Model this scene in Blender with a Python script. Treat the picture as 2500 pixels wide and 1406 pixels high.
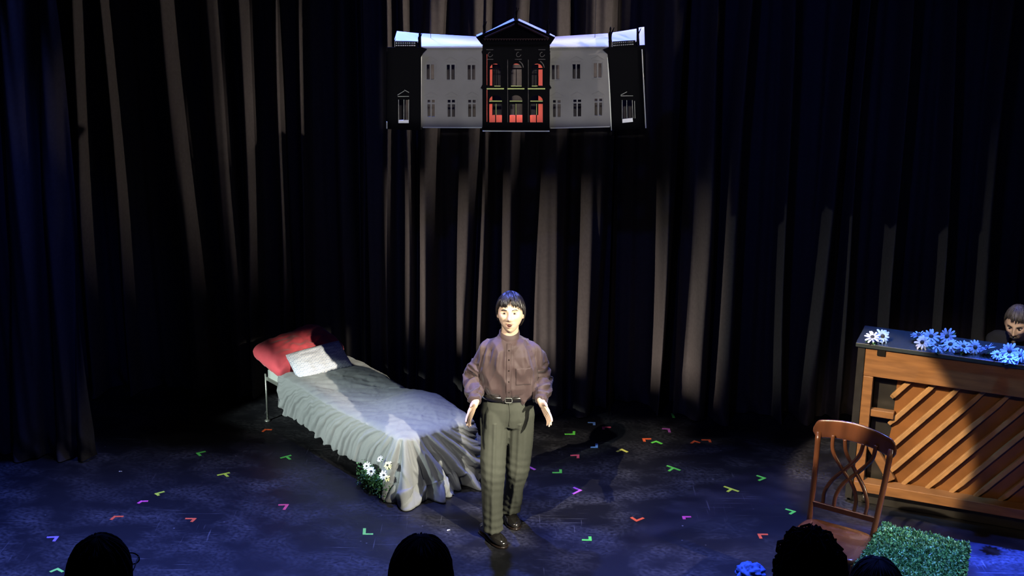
import bpy, bmesh, math, random
import numpy as np
from mathutils import Vector, Matrix, Quaternion, noise
from mathutils.bvhtree import BVHTree
from mathutils.geometry import delaunay_2d_cdt

# ------------------------------------------------------------------ clear
for o in list(bpy.data.objects): bpy.data.objects.remove(o)
scene = bpy.context.scene
COL = scene.collection
PI = math.pi
random.seed(7)

# ------------------------------------------------------------------ camera
F_PX, W_PX, H_PX = 3400.0, 2500.0, 1406.0
PITCH, ROLL, CAM_H = math.radians(17.5), 0.0096, 4.36
fw = np.array([0, math.cos(PITCH), -math.sin(PITCH)])
u0 = np.array([0, math.sin(PITCH), math.cos(PITCH)])
r0 = np.array([1.0, 0, 0])
rt = r0*math.cos(ROLL)+u0*math.sin(ROLL)
up = -r0*math.sin(ROLL)+u0*math.cos(ROLL)
CAM = np.array([0, 0, CAM_H])
def ray(x, y): return fw+rt*(x-1250)/F_PX-up*(y-703)/F_PX
def P(x, y, z=0.0):
    d = ray(x, y); return Vector(CAM+d*((z-CAM_H)/d[2]))
def PY(x, y, Y):
    d = ray(x, y); return Vector(CAM+d*(Y/d[1]))
cd = bpy.data.cameras.new('camera'); cam = bpy.data.objects.new('camera', cd); COL.objects.link(cam)
cd.sensor_width = 36; cd.lens = 36*F_PX/W_PX; cd.clip_end = 60
M = Matrix(((rt[0], up[0], -fw[0], 0), (rt[1], up[1], -fw[1], 0), (rt[2], up[2], -fw[2], CAM_H), (0, 0, 0, 1)))
cam.matrix_world = M
scene.camera = cam

# ------------------------------------------------------------------ world + exposure
w = bpy.data.worlds.new('world'); scene.world = w; w.use_nodes = True
w.node_tree.nodes['Background'].inputs[0].default_value = (0.10, 0.13, 0.35, 1)
w.node_tree.nodes['Background'].inputs[1].default_value = 0.02
vs = scene.view_settings
vs.view_transform = 'Standard'; vs.look = 'None'; vs.exposure = 0.0; vs.gamma = 1.0; vs.use_curve_mapping = False

# ------------------------------------------------------------------ lights (stage profile spots with shutters)
def lamp(name, loc, target, color, watts, corners=None, soft=0.02, radius=0.03, cone=None, blend=0.3, soft_top=None, notch=None):
    """A profile spotlight; `corners` are world points that the shutters just let through."""
    ld = bpy.data.lights.new(name, 'SPOT'); ld.color = color; ld.energy = watts
    ld.shadow_soft_size = radius; ld.spot_size = math.radians(cone or 70); ld.spot_blend = blend
    o = bpy.data.objects.new(name, ld); COL.objects.link(o)
    loc = Vector(loc); target = Vector(target)
    q = (target-loc).to_track_quat('-Z', 'Y'); o.location = loc; o.rotation_mode = 'QUATERNION'; o.rotation_quaternion = q
    if corners:
        # turn the lantern so that the lower shutter runs through the first two points
        i0 = q.to_matrix().inverted(); a, b = [i0 @ (Vector(c)-loc) for c in corners[:2]]
        a = Vector((a.x/-a.z, a.y/-a.z)); b = Vector((b.x/-b.z, b.y/-b.z)); d = b-a
        if d.x < 0: d = -d
        q = q @ Quaternion((0, 0, 1), math.atan2(d.y, d.x)); o.rotation_quaternion = q
        inv = q.to_matrix().inverted()
        pts = [inv @ (Vector(c)-loc) for c in corners]
        xs = [p.x/-p.z for p in pts]; ys = [p.y/-p.z for p in pts]
        b = (min(xs), max(xs), min(ys), max(ys))
        ld.use_nodes = True; nt = ld.node_tree; nt.nodes.clear()
        N = nt.nodes.new; L = nt.links.new
        tc = N('ShaderNodeTexCoord'); sp = N('ShaderNodeSeparateXYZ'); L(tc.outputs['Normal'], sp.inputs[0])
        def m(op, a, b_=None, clamp=False):
            n = N('ShaderNodeMath'); n.operation = op; n.use_clamp = clamp
            for i, v in enumerate((a, b_)):
                if v is None: continue
                if isinstance(v, (int, float)): n.inputs[i].default_value = v
                else: L(v, n.inputs[i])
            return n.outputs[0]
        X = m('DIVIDE', sp.outputs[0], m('MULTIPLY', sp.outputs[2], -1.0)); Y = m('DIVIDE', sp.outputs[1], m('MULTIPLY', sp.outputs[2], -1.0))
        e = []
        for v, lo, hi in ((X, b[0], b[1]), (Y, b[2], b[3])):
            st = (soft_top or soft) if v is Y else soft
            e.append(m('DIVIDE', m('SUBTRACT', v, lo), soft, True)); e.append(m('DIVIDE', m('SUBTRACT', hi, v), st, True))
        r = m('MULTIPLY', m('MULTIPLY', e[0], e[1]), m('MULTIPLY', e[2], e[3]))
        if notch:   # extra blade: blocks what is left of the first point and above the line through the other two
            n3 = [inv @ (Vector(c)-loc) for c in notch]; n3 = [(p.x/-p.z, p.y/-p.z) for p in n3]
            (xa, _), (ax_, ay_), (bx_, by_) = n3; sl = (by_-ay_)/(bx_-ax_)
            above = m('SUBTRACT', m('SUBTRACT', Y, ay_), m('MULTIPLY', m('SUBTRACT', X, ax_), sl))
            bl = m('MULTIPLY', m('DIVIDE', m('SUBTRACT', xa, X), soft, True), m('DIVIDE', above, soft, True))
            r = m('MULTIPLY', r, m('SUBTRACT', 1.0, bl))
        em = N('ShaderNodeEmission'); out = N('ShaderNodeOutputLight'); L(r, em.inputs['Strength']); L(em.outputs[0], out.inputs[0])
    return o
WARM = (1.0, 0.86, 0.74); WHITE = (1.0, 0.95, 0.86); COOL = (0.86, 1.0, 0.93); BLUE = (0.10, 0.17, 1.0)
# curtain washes: from house left onto the right half, from house right onto the left half and the top
lamp('wash_from_left', (-6.6, 6.4, 3.3), (0.1, 10.4, 1.1), WARM, 5600, [PY(995, 843, 10.4), PY(1445, 930, 10.4), (-0.9, 10.4, 2.05), (1.1, 10.4, 1.9)], 0.03, soft_top=0.16)
lamp('wash_from_left_right', (-6.6, 6.4, 3.6), (2.0, 10.4, 0.9), WARM, 4600, [(1.12, 10.4, 0.25), (2.0, 10.4, -0.05), (1.12, 10.4, 1.95), (2.0, 10.4, 1.9)], 0.03, soft_top=0.10)
lamp('wash_from_left_far', (-6.6, 6.4, 4.6), (3.2, 10.4, 1.2), (0.9, 1.0, 0.92), 1050, [(1.95, 10.4, 0.0), (4.3, 10.4, 0.0), (1.95, 10.4, 2.2), (4.3, 10.4, 2.4)], 0.03, soft_top=0.14)
lamp('wash_centre_high', (5.6, 5.6, 5.6), (-0.2, 10.4, 2.9), WARM, 2300, [(-1.5, 10.5, 2.1), (0.78, 10.5, 2.3), (-1.5, 10.5, 3.6), (0.78, 10.5, 3.6)], 0.05)
lamp('wash_left', (6.5, 7.2, 4.6), (-2.8, 10.6, 2.6), (1.0, 0.88, 0.78), 1150, [(-3.45, 10.6, 1.0), (-1.2, 10.6, 1.0), (-3.45, 10.6, 4.0), (-1.2, 10.6, 3.8)], 0.06)
# actor keys
lamp('key_from_right', (4.3, 2.0, 4.6), (-0.3, 8.6, 0.8), (1.0, 0.92, 0.74), 8200, [(-0.25, 7.9, 0.0), (0.26, 8.2, 0.0), (-1.66, 10.1, 0.60), (0.28, 8.3, 1.76)], 0.012, notch=[(-0.36, 8.3, 1.1), (-1.45, 10.3, 0.70), (-0.30, 9.3, 0.52)])
lamp('bed_foot_light', (-1.9, 2.2, 5.2), (-0.5, 9.0, 0.3), (1.0, 0.95, 0.84), 1900, [(-1.5, 9.4, 0.0), (-0.22, 8.9, 0.0), (-1.5, 9.4, 0.5), (-0.22, 9.3, 0.6)], 0.03)
lamp('key_from_left', (-2.4, 2.8, 6.6), (0.0, 8.3, 1.0), (1.0, 0.90, 0.74), 3900, [(-0.45, 8.3, 0.0), (0.45, 8.3, 0.0), (-0.45, 8.3, 1.80), (0.45, 8.3, 1.80)], 0.03)
# bed
lamp('bed_side_light', (-6.3, 5.0, 3.0), (-1.4, 9.6, 0.2), COOL, 3800, [(-2.4, 10.3, 0.0), (-0.6, 8.8, 0.0), (-2.2, 10.3, 0.70), (-0.6, 8.8, 0.5)], 0.02)
# piano and chair
lamp('piano_light', (-2.9, 2.6, 7.0), (2.46, 8.95, 0.50), (1.0, 0.80, 0.55), 8200, None, 0.02, 0.04, cone=7.8, blend=0.2)
lamp('piano_fill', (0.5, 2.2, 5.6), (3.0, 8.7, 0.6), (1.0, 0.75, 0.5), 320, None, radius=0.1, cone=16, blend=0.5)  # added weak fill standing in for ambient light on the piano back
lamp('pianist_light', (1.0, 4.5, 6.0), (3.55, 9.4, 1.2), (1.0, 0.9, 0.75), 2200, None, radius=0.03, cone=5, blend=0.4)
lamp('chair_light', (6.5, 5.0, 4.2), (2.0, 7.7, 0.7), (1.0, 0.82, 0.62), 2000, [(1.4, 7.6, 0.0), (2.5, 7.6, 0.0), (1.4, 7.6, 1.05), (2.6, 7.6, 1.05)], 0.03)
# added soft neutral fill from above so the floor tape colours show
lamp('floor_fill_wash', (0, 7.6, 7.5), (0, 8.2, 0), (1.0, 0.97, 0.92), 760, [(-3.4, 5.0, 0), (2.5, 5.0, 0), (-3.4, 9.8, 0), (2.5, 9.8, 0)], 0.05, radius=0.3, cone=110, blend=0.9)
# blue back light from upstage bars
for i, (x, wt) in enumerate(((-2.8, 3000), (-1.1, 2900), (1.4, 2200), (3.7, 2800))):
    lamp('blue_back_light', (x, 9.35 if x < -2 else 9.7, 6.0), (x*1.0-(0.9 if x < -2 else 0), 6.2, 0), BLUE, wt, None, radius=0.08, cone=68, blend=0.9)
lamp('blue_flower_light', (3.4, 7.4, 5.5), (3.0, 8.85, 1.2), (0.12, 0.42, 1.0), 520, None, radius=0.06, cone=16, blend=0.4)
lamp('blue_curtain_wash', (-1.0, 4.0, 6.5), (1.0, 10.5, 2.0), (0.08, 0.13, 1.0), 190, None, radius=0.1, cone=50, blend=0.9)
lamp('blue_corner_glare', (3.5, 9.6, 6.2), (3.3, 7.7, 0.0), (0.03, 0.08, 1.0), 19000, [(2.88, 7.0, 0), (4.2, 7.0, 0), (2.88, 8.4, 0), (4.2, 8.4, 0)], 0.02)  # added lamp standing in for blue glare on the glossy floor corner
lamp('hedge_light', (4.6, 5.8, 5.5), (2.6, 7.4, 0.4), (0.45, 0.75, 1.0), 1300, None, radius=0.05, cone=13, blend=0.4)
lamp('blue_wing_light', (-1.5, 6.0, 5.0), (-3.6, 9.4, 1.5), (0.05, 0.10, 1.0), 110, None, radius=0.05, cone=30, blend=0.9)
lamp('house_top_light', (0.2, 8.55, 6.4), (0, 9.25, 3.2), (1.0, 0.98, 0.97), 2900, [(-0.95, 9.25, 2.95), (0.95, 9.25, 2.95), (-0.95, 9.25, 3.35), (0.95, 9.25, 3.35)], 0.04)
lamp('house_front_light', (0.0, 0.6, 4.5), (0, 9.25, 2.9), (1.0, 0.97, 0.9), 1700, [(-0.88, 9.25, 2.56), (0.88, 9.25, 2.56), (-0.88, 9.25, 3.16), (0.88, 9.25, 3.16)], 0.008)

# ------------------------------------------------------------------ materials
MATS = {}
def mat(name, col, rough=0.6, spec=0.5, metal=0.0, var=0.0, scale=20.0, stretch=(1, 1, 1), bump=0.0, bscale=None, sheen=0.0, coat=0.0, col2=None):
    if name in MATS: return MATS[name]
    m = bpy.data.materials.new(name); m.use_nodes = True; nt = m.node_tree; b = nt.nodes['Principled BSDF']
    b.inputs['Roughness'].default_value = rough; b.inputs['Metallic'].default_value = metal
    b.inputs['Specular IOR Level'].default_value = spec; b.inputs['Sheen Weight'].default_value = sheen
    b.inputs['Coat Weight'].default_value = coat
    N = nt.nodes.new; L = nt.links.new
    tc = N('ShaderNodeTexCoord'); mp = N('ShaderNodeMapping'); mp.inputs['Scale'].default_value = stretch
    L(tc.outputs['Object'], mp.inputs[0]); nz = N('ShaderNodeTexNoise'); nz.inputs['Scale'].default_value = scale; nz.inputs['Detail'].default_value = 4
    L(mp.outputs[0], nz.inputs['Vector'])
    c1 = tuple(col)+(1,); c2 = (tuple(col2)+(1,)) if col2 else tuple(max(0, c*(1-var)) for c in col)+(1,)
    cr = N('ShaderNodeValToRGB'); cr.color_ramp.elements[0].position = 0.35; cr.color_ramp.elements[1].position = 0.65
    cr.color_ramp.elements[0].color = c2; cr.color_ramp.elements[1].color = c1
    L(nz.outputs['Fac'], cr.inputs[0]); L(cr.outputs[0], b.inputs['Base Color'])
    if bump:
        n2 = N('ShaderNodeTexNoise'); n2.inputs['Scale'].default_value = bscale or scale*3; n2.inputs['Detail'].default_value = 3
        L(mp.outputs[0], n2.inputs['Vector']); bp = N('ShaderNodeBump'); bp.inputs['Strength'].default_value = bump; bp.inputs['Distance'].default_value = 0.005
        L(n2.outputs['Fac'], bp.inputs['Height']); L(bp.outputs[0], b.inputs['Normal'])
    MATS[name] = m; return m

def floor_material():
    m = bpy.data.materials.new('painted stage floor'); m.use_nodes = True; nt = m.node_tree; b = nt.nodes['Principled BSDF']
    N = nt.nodes.new; L = nt.links.new
    tc = N('ShaderNodeTexCoord')
    def nz(scale, stretch=(1, 1, 1), detail=5, rot=0):
        mp = N('ShaderNodeMapping'); mp.inputs['Scale'].default_value = stretch; mp.inputs['Rotation'].default_value = (0, 0, rot); L(tc.outputs['Object'], mp.inputs[0])
        n = N('ShaderNodeTexNoise'); n.inputs['Scale'].default_value = scale; n.inputs['Detail'].default_value = detail; L(mp.outputs[0], n.inputs['Vector']); return n.outputs['Fac']
    def ramp(f, a, c, lo=0.0, hi=1.0):
        r = N('ShaderNodeMapRange'); r.inputs['From Min'].default_value = a; r.inputs['From Max'].default_value = c
        r.inputs['To Min'].default_value = lo; r.inputs['To Max'].default_value = hi; L(f, r.inputs['Value']); return r.outputs[0]
    def mth(op, a, c, cl=False):
        n = N('ShaderNodeMath'); n.operation = op; n.use_clamp = cl
        for i, v in enumerate((a, c)):
            if isinstance(v, (int, float)): n.inputs[i].default_value = v
            else: L(v, n.inputs[i])
        return n.outputs[0]
    big = ramp(nz(0.9), 0.35, 0.7); scuff = mth('MULTIPLY', ramp(nz(3.2, (1, 1.35, 1), 12, 0.5), 0.42, 0.66), ramp(nz(38, (1, 1.2, 1), 6, 0.9), 0.34, 0.66))
    scr = ramp(nz(2.2, (1, 30, 1), 3, 0.25), 0.64, 0.70); scr2 = ramp(nz(2.5, (26, 1, 1), 3, -0.4), 0.66, 0.72)
    vo = N('ShaderNodeTexVoronoi'); vo.inputs['Scale'].default_value = 9; L(tc.outputs['Object'], vo.inputs['Vector'])
    dot = ramp(vo.outputs['Distance'], 0.07, 0.03)
    gate = ramp(nz(1.6, (1, 1, 1), 3), 0.52, 0.6)
    dust = mth('ADD', mth('MULTIPLY', scuff, mth('ADD', mth('MULTIPLY', big, 0.4), 0.12)), mth('MULTIPLY', mth('ADD', scr, scr2), mth('MULTIPLY', gate, 0.5)), True)
    dust = mth('ADD', dust, mth('MULTIPLY', mth('MULTIPLY', dot, gate), 0.9), True)
    mix = N('ShaderNodeMix'); mix.data_type = 'RGBA'; mix.inputs['A'].default_value = (0.0085, 0.0085, 0.011, 1); mix.inputs['B'].default_value = (0.13, 0.13, 0.14, 1)
    L(dust, mix.inputs['Factor']); L(mix.outputs['Result'], b.inputs['Base Color'])
    L(ramp(scuff, 0, 1, 0.42, 0.62), b.inputs['Roughness']); b.inputs['Specular IOR Level'].default_value = 0.35
    bp = N('ShaderNodeBump'); bp.inputs['Strength'].default_value = 0.12; bp.inputs['Distance'].default_value = 0.003
    L(nz(30, (1, 1, 1), 5), bp.inputs['Height']); L(bp.outputs[0], b.inputs['Normal'])
    return m
M_FLOOR = floor_material()
M_CURT = mat('black velour', (0.060, 0.053, 0.052), 0.9, 0.1, var=0.15, scale=40, bump=0.25, bscale=300)
M_WALL = mat('black wall', (0.01, 0.01, 0.01), 0.9, 0.1)
M_STEEL = mat('dull steel', (0.32, 0.33, 0.30), 0.45, metal=0.8)
M_SHEET = mat('grey bed sheet', (0.19, 0.20, 0.205), 0.8, 0.2, var=0.06, scale=12, bump=0.15, bscale=180, sheen=0.1)
M_MATT = mat('mattress', (0.35, 0.38, 0.36), 0.85, 0.2)
M_RED = mat('red pillow cloth', (0.55, 0.065, 0.085), 0.75, 0.25, var=0.15, scale=8, bump=0.2, bscale=120, sheen=0.2)
M_SKIN = mat('skin', (0.66, 0.47, 0.33), 0.55, 0.35, var=0.06, scale=40)
M_SKIN2 = mat('pale skin', (0.50, 0.34, 0.25), 0.55, 0.35, var=0.06, scale=40)
M_HAIR = mat('black hair', (0.018, 0.014, 0.012), 0.38, 0.6, var=0.4, scale=60, stretch=(1, 1, 0.2))
M_HAIR2 = mat('brown grey hair', (0.055, 0.045, 0.036), 0.5, 0.5, var=0.4, scale=60, stretch=(1, 1, 0.2))
M_SHIRT = mat('plum brown shirt', (0.050, 0.029, 0.028), 0.66, 0.4, var=0.1, scale=10, bump=0.06, bscale=200, sheen=0.15)
M_TROU = mat('olive grey trousers', (0.056, 0.060, 0.047), 0.8, 0.2, var=0.08, scale=30, bump=0.12, bscale=400)
M_LEATH = mat('black polished leather', (0.012, 0.011, 0.010), 0.16, 0.7, coat=0.5)
M_BLACKC = mat('black cloth', (0.012, 0.012, 0.012), 0.85, 0.1, bump=0.2, bscale=200)
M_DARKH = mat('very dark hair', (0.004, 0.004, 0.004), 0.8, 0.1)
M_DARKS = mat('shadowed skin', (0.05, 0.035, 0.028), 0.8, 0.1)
M_EYEW = mat('eye white', (0.38, 0.34, 0.30), 0.3)
M_EYED = mat('dark iris', (0.015, 0.01, 0.008), 0.2)
M_LIP = mat('lip', (0.38, 0.19, 0.14), 0.5)
M_MOUTH = mat('mouth inside', (0.05, 0.01, 0.008), 0.6)
M_CHERRY = mat('cherry chair wood', (0.115, 0.042, 0.018), 0.2, 0.6, var=0.45, scale=9, stretch=(1, 1, 0.15), coat=0.4)
M_PWOOD = mat('piano back wood', (0.30, 0.135, 0.045), 0.5, 0.4, var=0.3, scale=5, stretch=(1, 1, 7), coat=0.1)
M_PRIB = mat('pale piano rib wood', (0.45, 0.24, 0.09), 0.5, 0.4, var=0.25, scale=14, stretch=(1, 1, 1))
M_SBOARD = mat('soundboard wood', (0.26, 0.105, 0.03), 0.45, 0.4, var=0.35, scale=4)
M_PCASE = mat('dark piano case', (0.030, 0.028, 0.024), 0.35, 0.5, var=0.3, scale=12)
M_LID = mat('dark polished lid', (0.035, 0.045, 0.045), 0.22, 0.6, coat=0.4)
M_IVORY = mat('ivory key', (0.7, 0.68, 0.6), 0.3)
M_PETAL_BLUELIT = mat('blue-lit white petal', (0.38, 0.56, 0.86), 0.6, 0.3, var=0.15, scale=50)  # white petals with the tint of the blue light put into their colour
M_PETALW = mat('white petal', (0.80, 0.82, 0.80), 0.6, 0.3, var=0.1, scale=50)
M_PETALY = mat('cream petal', (0.75, 0.68, 0.36), 0.6, 0.3, var=0.1, scale=50)
M_FCENT = mat('dark flower centre', (0.03, 0.035, 0.03), 0.8)
M_LEAF = mat('leaf green', (0.07, 0.20, 0.06), 0.55, 0.4, var=0.5, scale=25)
M_BOX = mat('boxwood leaf', (0.13, 0.36, 0.17), 0.4, 0.5, var=0.6, scale=30)
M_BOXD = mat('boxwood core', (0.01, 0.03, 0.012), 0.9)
M_HWHITE = mat('white roof board', (0.85, 0.85, 0.86), 0.6)
M_HGREY = mat('grey facade board', (0.20, 0.195, 0.19), 0.8, 0.2, var=0.18, scale=4)
M_HBLACK = mat('black facade board', (0.0028, 0.0028, 0.0036), 0.9, 0.05)
M_HRED = mat('salmon red board', (0.75, 0.12, 0.09), 0.8, 0.2)
M_HEDGEW = mat('white board edge', (0.75, 0.75, 0.65), 0.7)
M_HGREEN = mat('yellow green board edge', (0.50, 0.55, 0.18), 0.7)
M_WIRE = mat('black wire', (0.01, 0.01, 0.01), 0.7)
M_BLUEC = mat('blue gauze cloth', (0.05, 0.15, 0.60), 0.8, 0.2, var=0.4, scale=18, bump=0.5, bscale=60)
M_CRUMB = mat('white scrap', (0.6, 0.6, 0.55), 0.8)

def pattern_material():
    m = bpy.data.materials.new('white and blue circle print cloth'); m.use_nodes = True; nt = m.node_tree; b = nt.nodes['Principled BSDF']
    b.inputs['Roughness'].default_value = 0.8
    N = nt.nodes.new; L = nt.links.new
    uv = N('ShaderNodeUVMap'); uv.uv_map = 'UVMap'
    sp = N('ShaderNodeSeparateXYZ'); L(uv.outputs[0], sp.inputs[0])
    def mth(op, a, c=None):
        n = N('ShaderNodeMath'); n.operation = op
        for i, v in enumerate((a, c)):
            if v is None: continue
            if isinstance(v, (int, float)): n.inputs[i].default_value = v
            else: L(v, n.inputs[i])
        return n.outputs[0]
    v = mth('MULTIPLY', sp.outputs[1], 9.0); row = mth('FLOOR', v)
    u = mth('ADD', mth('MULTIPLY', sp.outputs[0], 15.0), mth('MULTIPLY', mth('MODULO', row, 2.0), 0.5))
    fu = mth('SUBTRACT', mth('FRACT', u), 0.5); fv = mth('SUBTRACT', mth('FRACT', v), 0.5)
    r = mth('SQRT', mth('ADD', mth('MULTIPLY', fu, fu), mth('MULTIPLY', fv, fv)))
    ring = mth('LESS_THAN', mth('ABSOLUTE', mth('SUBTRACT', r, 0.36)), 0.08); dot = mth('LESS_THAN', r, 0.13)
    f = mth('MAXIMUM', ring, dot)
    mix = N('ShaderNodeMix'); mix.data_type = 'RGBA'; mix.inputs['A'].default_value = (0.34, 0.37, 0.46, 1); mix.inputs['B'].default_value = (0.62, 0.63, 0.66, 1)
    L(f, mix.inputs['Factor']); L(mix.outputs['Result'], b.inputs['Base Color']); return m
M_PRINT = pattern_material()

# ------------------------------------------------------------------ mesh helpers
class MB:
    def __init__(s): s.v = []; s.f = []
    def add(s, vs_, fs):
        n = len(s.v); s.v += [tuple(v) for v in vs_]; s.f += [tuple(i+n for i in f) for f in fs]
    def box(s, c, size, rot=None):
        c = Vector(c); hx, hy, hz = (q/2 for q in size); R = rot or Matrix.Identity(3)
        vs_ = [c+R @ Vector((x, y, z)) for x in (-hx, hx) for y in (-hy, hy) for z in (-hz, hz)]
        s.add(vs_, [(0, 1, 3, 2), (4, 6, 7, 5), (0, 4, 5, 1), (2, 3, 7, 6), (0, 2, 6, 4), (1, 5, 7, 3)]); return s
    def bar(s, a, b, w_, h, upv=(0, 0, 1), bev=0.12):
        """rectangular bar with chamfered edges from a to b"""
        a = Vector(a); b = Vector(b); d = (b-a).normalized(); u = Vector(upv); x = d.cross(u)
        if x.length < 1e-4: x = d.cross(Vector((1, 0, 0)))
        x.normalize(); y = x.cross(d).normalized(); k = min(w_, h)*bev; hw, hh = w_/2, h/2
        prof = [(-hw+k, -hh), (hw-k, -hh), (hw, -hh+k), (hw, hh-k), (hw-k, hh), (-hw+k, hh), (-hw, hh-k), (-hw, -hh+k)]
        vs_ = [p+x*q[0]+y*q[1] for p in (a, b) for q in prof]
        s.add(vs_, [(i, (i+1) % 8, 8+(i+1) % 8, 8+i) for i in range(8)]+[tuple(range(7, -1, -1)), tuple(range(8, 16))]); return s
    def tube(s, pts, rad, n=10, flat=1.0, side=None):
        pts = [Vector(p) for p in pts]; k = len(pts)
        if not hasattr(rad, '__len__'): rad = [rad]*k
        ref = Vector(side) if side else None; base = len(s.v); prev = None
        for i, p in enumerate(pts):
            d = (pts[min(i+1, k-1)]-pts[max(i-1, 0)]).normalized()
            if ref is not None: x = (ref-d*ref.dot(d))
            elif prev is not None: x = prev-d*prev.dot(d)
            else: x = d.orthogonal()
            if x.length < 1e-6: x = d.orthogonal()
            x.normalize(); prev = x; y = d.cross(x)
            for j in range(n):
                a = 2*PI*j/n; s.v.append(tuple(p+x*(math.cos(a)*rad[i])+y*(math.sin(a)*rad[i]*flat)))
        for i in range(k-1):
            for j in range(n):
                a = base+i*n+j; b = base+i*n+(j+1) % n; s.f.append((a, b, b+n, a+n))
        s.f.append(tuple(base+j for j in range(n-1, -1, -1))); s.f.append(tuple(base+(k-1)*n+j for j in range(n))); return s
    def capsule(s, a, b, ra, rb, n=16):
        a = Vector(a); b = Vector(b); d = b-a; Ld = d.length
        if Ld < 1e-6: d = Vector((0, 0, 1)); Ld = 1e-6
        d = d/max(Ld, 1e-9) if Ld > 1e-5 else Vector((0, 0, 1)); pts = []; rr = []
        for t in (0.999, 0.92, 0.7, 0.38, 0.0): pts.append(a-d*ra*t); rr.append(ra*math.sqrt(max(1-t*t, 1e-4)))
        for t in (0.0, 0.38, 0.7, 0.92, 0.999): pts.append(b+d*rb*t); rr.append(rb*math.sqrt(max(1-t*t, 1e-4)))
        x = d.orthogonal().normalized(); y = d.cross(x); base = len(s.v)
        for p, r in zip(pts, rr):
            for j in range(n):
                q = 2*PI*j/n; s.v.append(tuple(p+x*math.cos(q)*r+y*math.sin(q)*r))
        for i in range(len(pts)-1):
            for j in range(n):
                u = base+i*n+j; v = base+i*n+(j+1) % n; s.f.append((u, v, v+n, u+n))
        s.f.append(tuple(base+j for j in range(n-1, -1, -1))); s.f.append(tuple(base+(len(pts)-1)*n+j for j in range(n))); return s
    def loft(s, secs, n=28, power=2.0):
        """secs: (center, rx, ry) with horizontal super-ellipse sections"""
        base = len(s.v)
        for c, rx, ry in secs:
            for j in range(n):
                a = 2*PI*j/n; ca, sa = math.cos(a), math.sin(a)
                s.v.append((c[0]+rx*math.copysign(abs(ca)**(2/power), ca), c[1]+ry*math.copysign(abs(sa)**(2/power), sa), c[2]))
        k = len(secs)
        for i in range(k-1):
            for j in range(n):
                a = base+i*n+j; b = base+i*n+(j+1) % n; s.f.append((a, b, b+n, a+n))
        s.f.append(tuple(base+j for j in range(n-1, -1, -1))); s.f.append(tuple(base+(k-1)*n+j for j in range(n))); return s
    def ellipsoid(s, c, r, rot=None, nu=20, nv=12, fn=None):
        c = Vector(c); R = rot or Matrix.Identity(3); base = len(s.v)
        for i in range(nv+1):
            th = PI*min(max(i/nv, 0.002), 0.998)
            for j in range(nu):
                ph = 2*PI*j/nu; d = Vector((math.sin(th)*math.cos(ph), math.sin(th)*math.sin(ph), math.cos(th)))
                p = Vector((d.x*r[0], d.y*r[1], d.z*r[2]))
                if fn: p = fn(p, d)
                s.v.append(tuple(c+R @ p))
        for i in range(nv):
            for j in range(nu):
                a = base+i*nu+j; b = base+i*nu+(j+1) % nu; s.f.append((a, a+nu, b+nu, b))
        s.f.append(tuple(base+j for j in range(nu))); s.f.append(tuple(base+nv*nu+j for j in range(nu-1, -1, -1))); return s
    def grid(s, fn, nu, nv):
        base = len(s.v)
        for i in range(nu+1):
            for j in range(nv+1): s.v.append(tuple(fn(i/nu, j/nv)))
        for i in range(nu):
            for j in range(nv):
                a = base+i*(nv+1)+j; s.f.append((a, a+1, a+nv+2, a+nv+1))
        return s
    def mesh(s, name='m'):
        m = bpy.data.meshes.new(name); m.from_pydata(s.v, [], s.f); m.update(); return m

def fix_normals(me):
    bm = bmesh.new(); bm.from_mesh(me); bmesh.ops.recalc_face_normals(bm, faces=bm.faces); bm.to_mesh(me); bm.free()
def link(name, data, material=None, parent=None, smooth=True, origin=None):
    if isinstance(data, MB):
        data = data.mesh(name); fix_normals(data)
    data.name = name
    if material is not None:
        data.materials.clear(); data.materials.append(material)
    if smooth and len(data.polygons): data.polygons.foreach_set('use_smooth', [True]*len(data.polygons))
    o = bpy.data.objects.new(name, data); COL.objects.link(o)
    if origin is not None:
        origin = Vector(origin); data.transform(Matrix.Translation(-origin)); o.location = origin
    if parent is not None:
        o.parent = parent
        pl = Vector(parent.location)
        if parent.parent: pl = pl+Vector(parent.parent.location)
        if parent.get('_w'): o.location = Vector(o.location)-pl
    return o
def thing(name, label, cat, loc=(0, 0, 0), group=None):
    o = bpy.data.objects.new(name, None); COL.objects.link(o); o.location = loc; o.empty_display_size = 0.1
    o['label'] = label; o['category'] = cat
    if group: o['group'] = group
    return o
def tag(o, label, cat, group=None):
    o['label'] = label; o['category'] = cat
    if group: o['group'] = group
    return o
def part(name, data, material, root, smooth=True, parent=None, label=None):
    """data is in world coordinates; keeps it there under a thing placed at root.location (no rotation)"""
    if isinstance(data, MB): data = data.mesh(name); fix_normals(data)
    off = Vector(root.location)
    data.transform(Matrix.Translation(-off))
    data.name = name
    if material is not None: data.materials.clear(); data.materials.append(material)
    if smooth and len(data.polygons): data.polygons.foreach_set('use_smooth', [True]*len(data.polygons))
    o = bpy.data.objects.new(name, data); COL.objects.link(o); o.parent = parent or root
    if label: o['label'] = label
    return o
def auto_bevel(o, width=0.003, seg=2):
    b = o.modifiers.new('bevel', 'BEVEL'); b.width = width; b.segments = seg; b.limit_method = 'ANGLE'; b.angle_limit = math.radians(40); return o
def fuse(mb, voxel, smooth=6, name='fused'):
    me = mb.mesh(name); fix_normals(me)
    o = bpy.data.objects.new('tmp', me); COL.objects.link(o)
    r = o.modifiers.new('r', 'REMESH'); r.mode = 'VOXEL'; r.voxel_size = voxel; r.use_smooth_shade = True
    if smooth:
        sm = o.modifiers.new('s', 'SMOOTH'); sm.factor = 0.5; sm.iterations = smooth
    dg = bpy.context.evaluated_depsgraph_get(); dg.update()
    out = bpy.data.meshes.new_from_object(o.evaluated_get(dg)); bpy.data.objects.remove(o); return out
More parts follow.
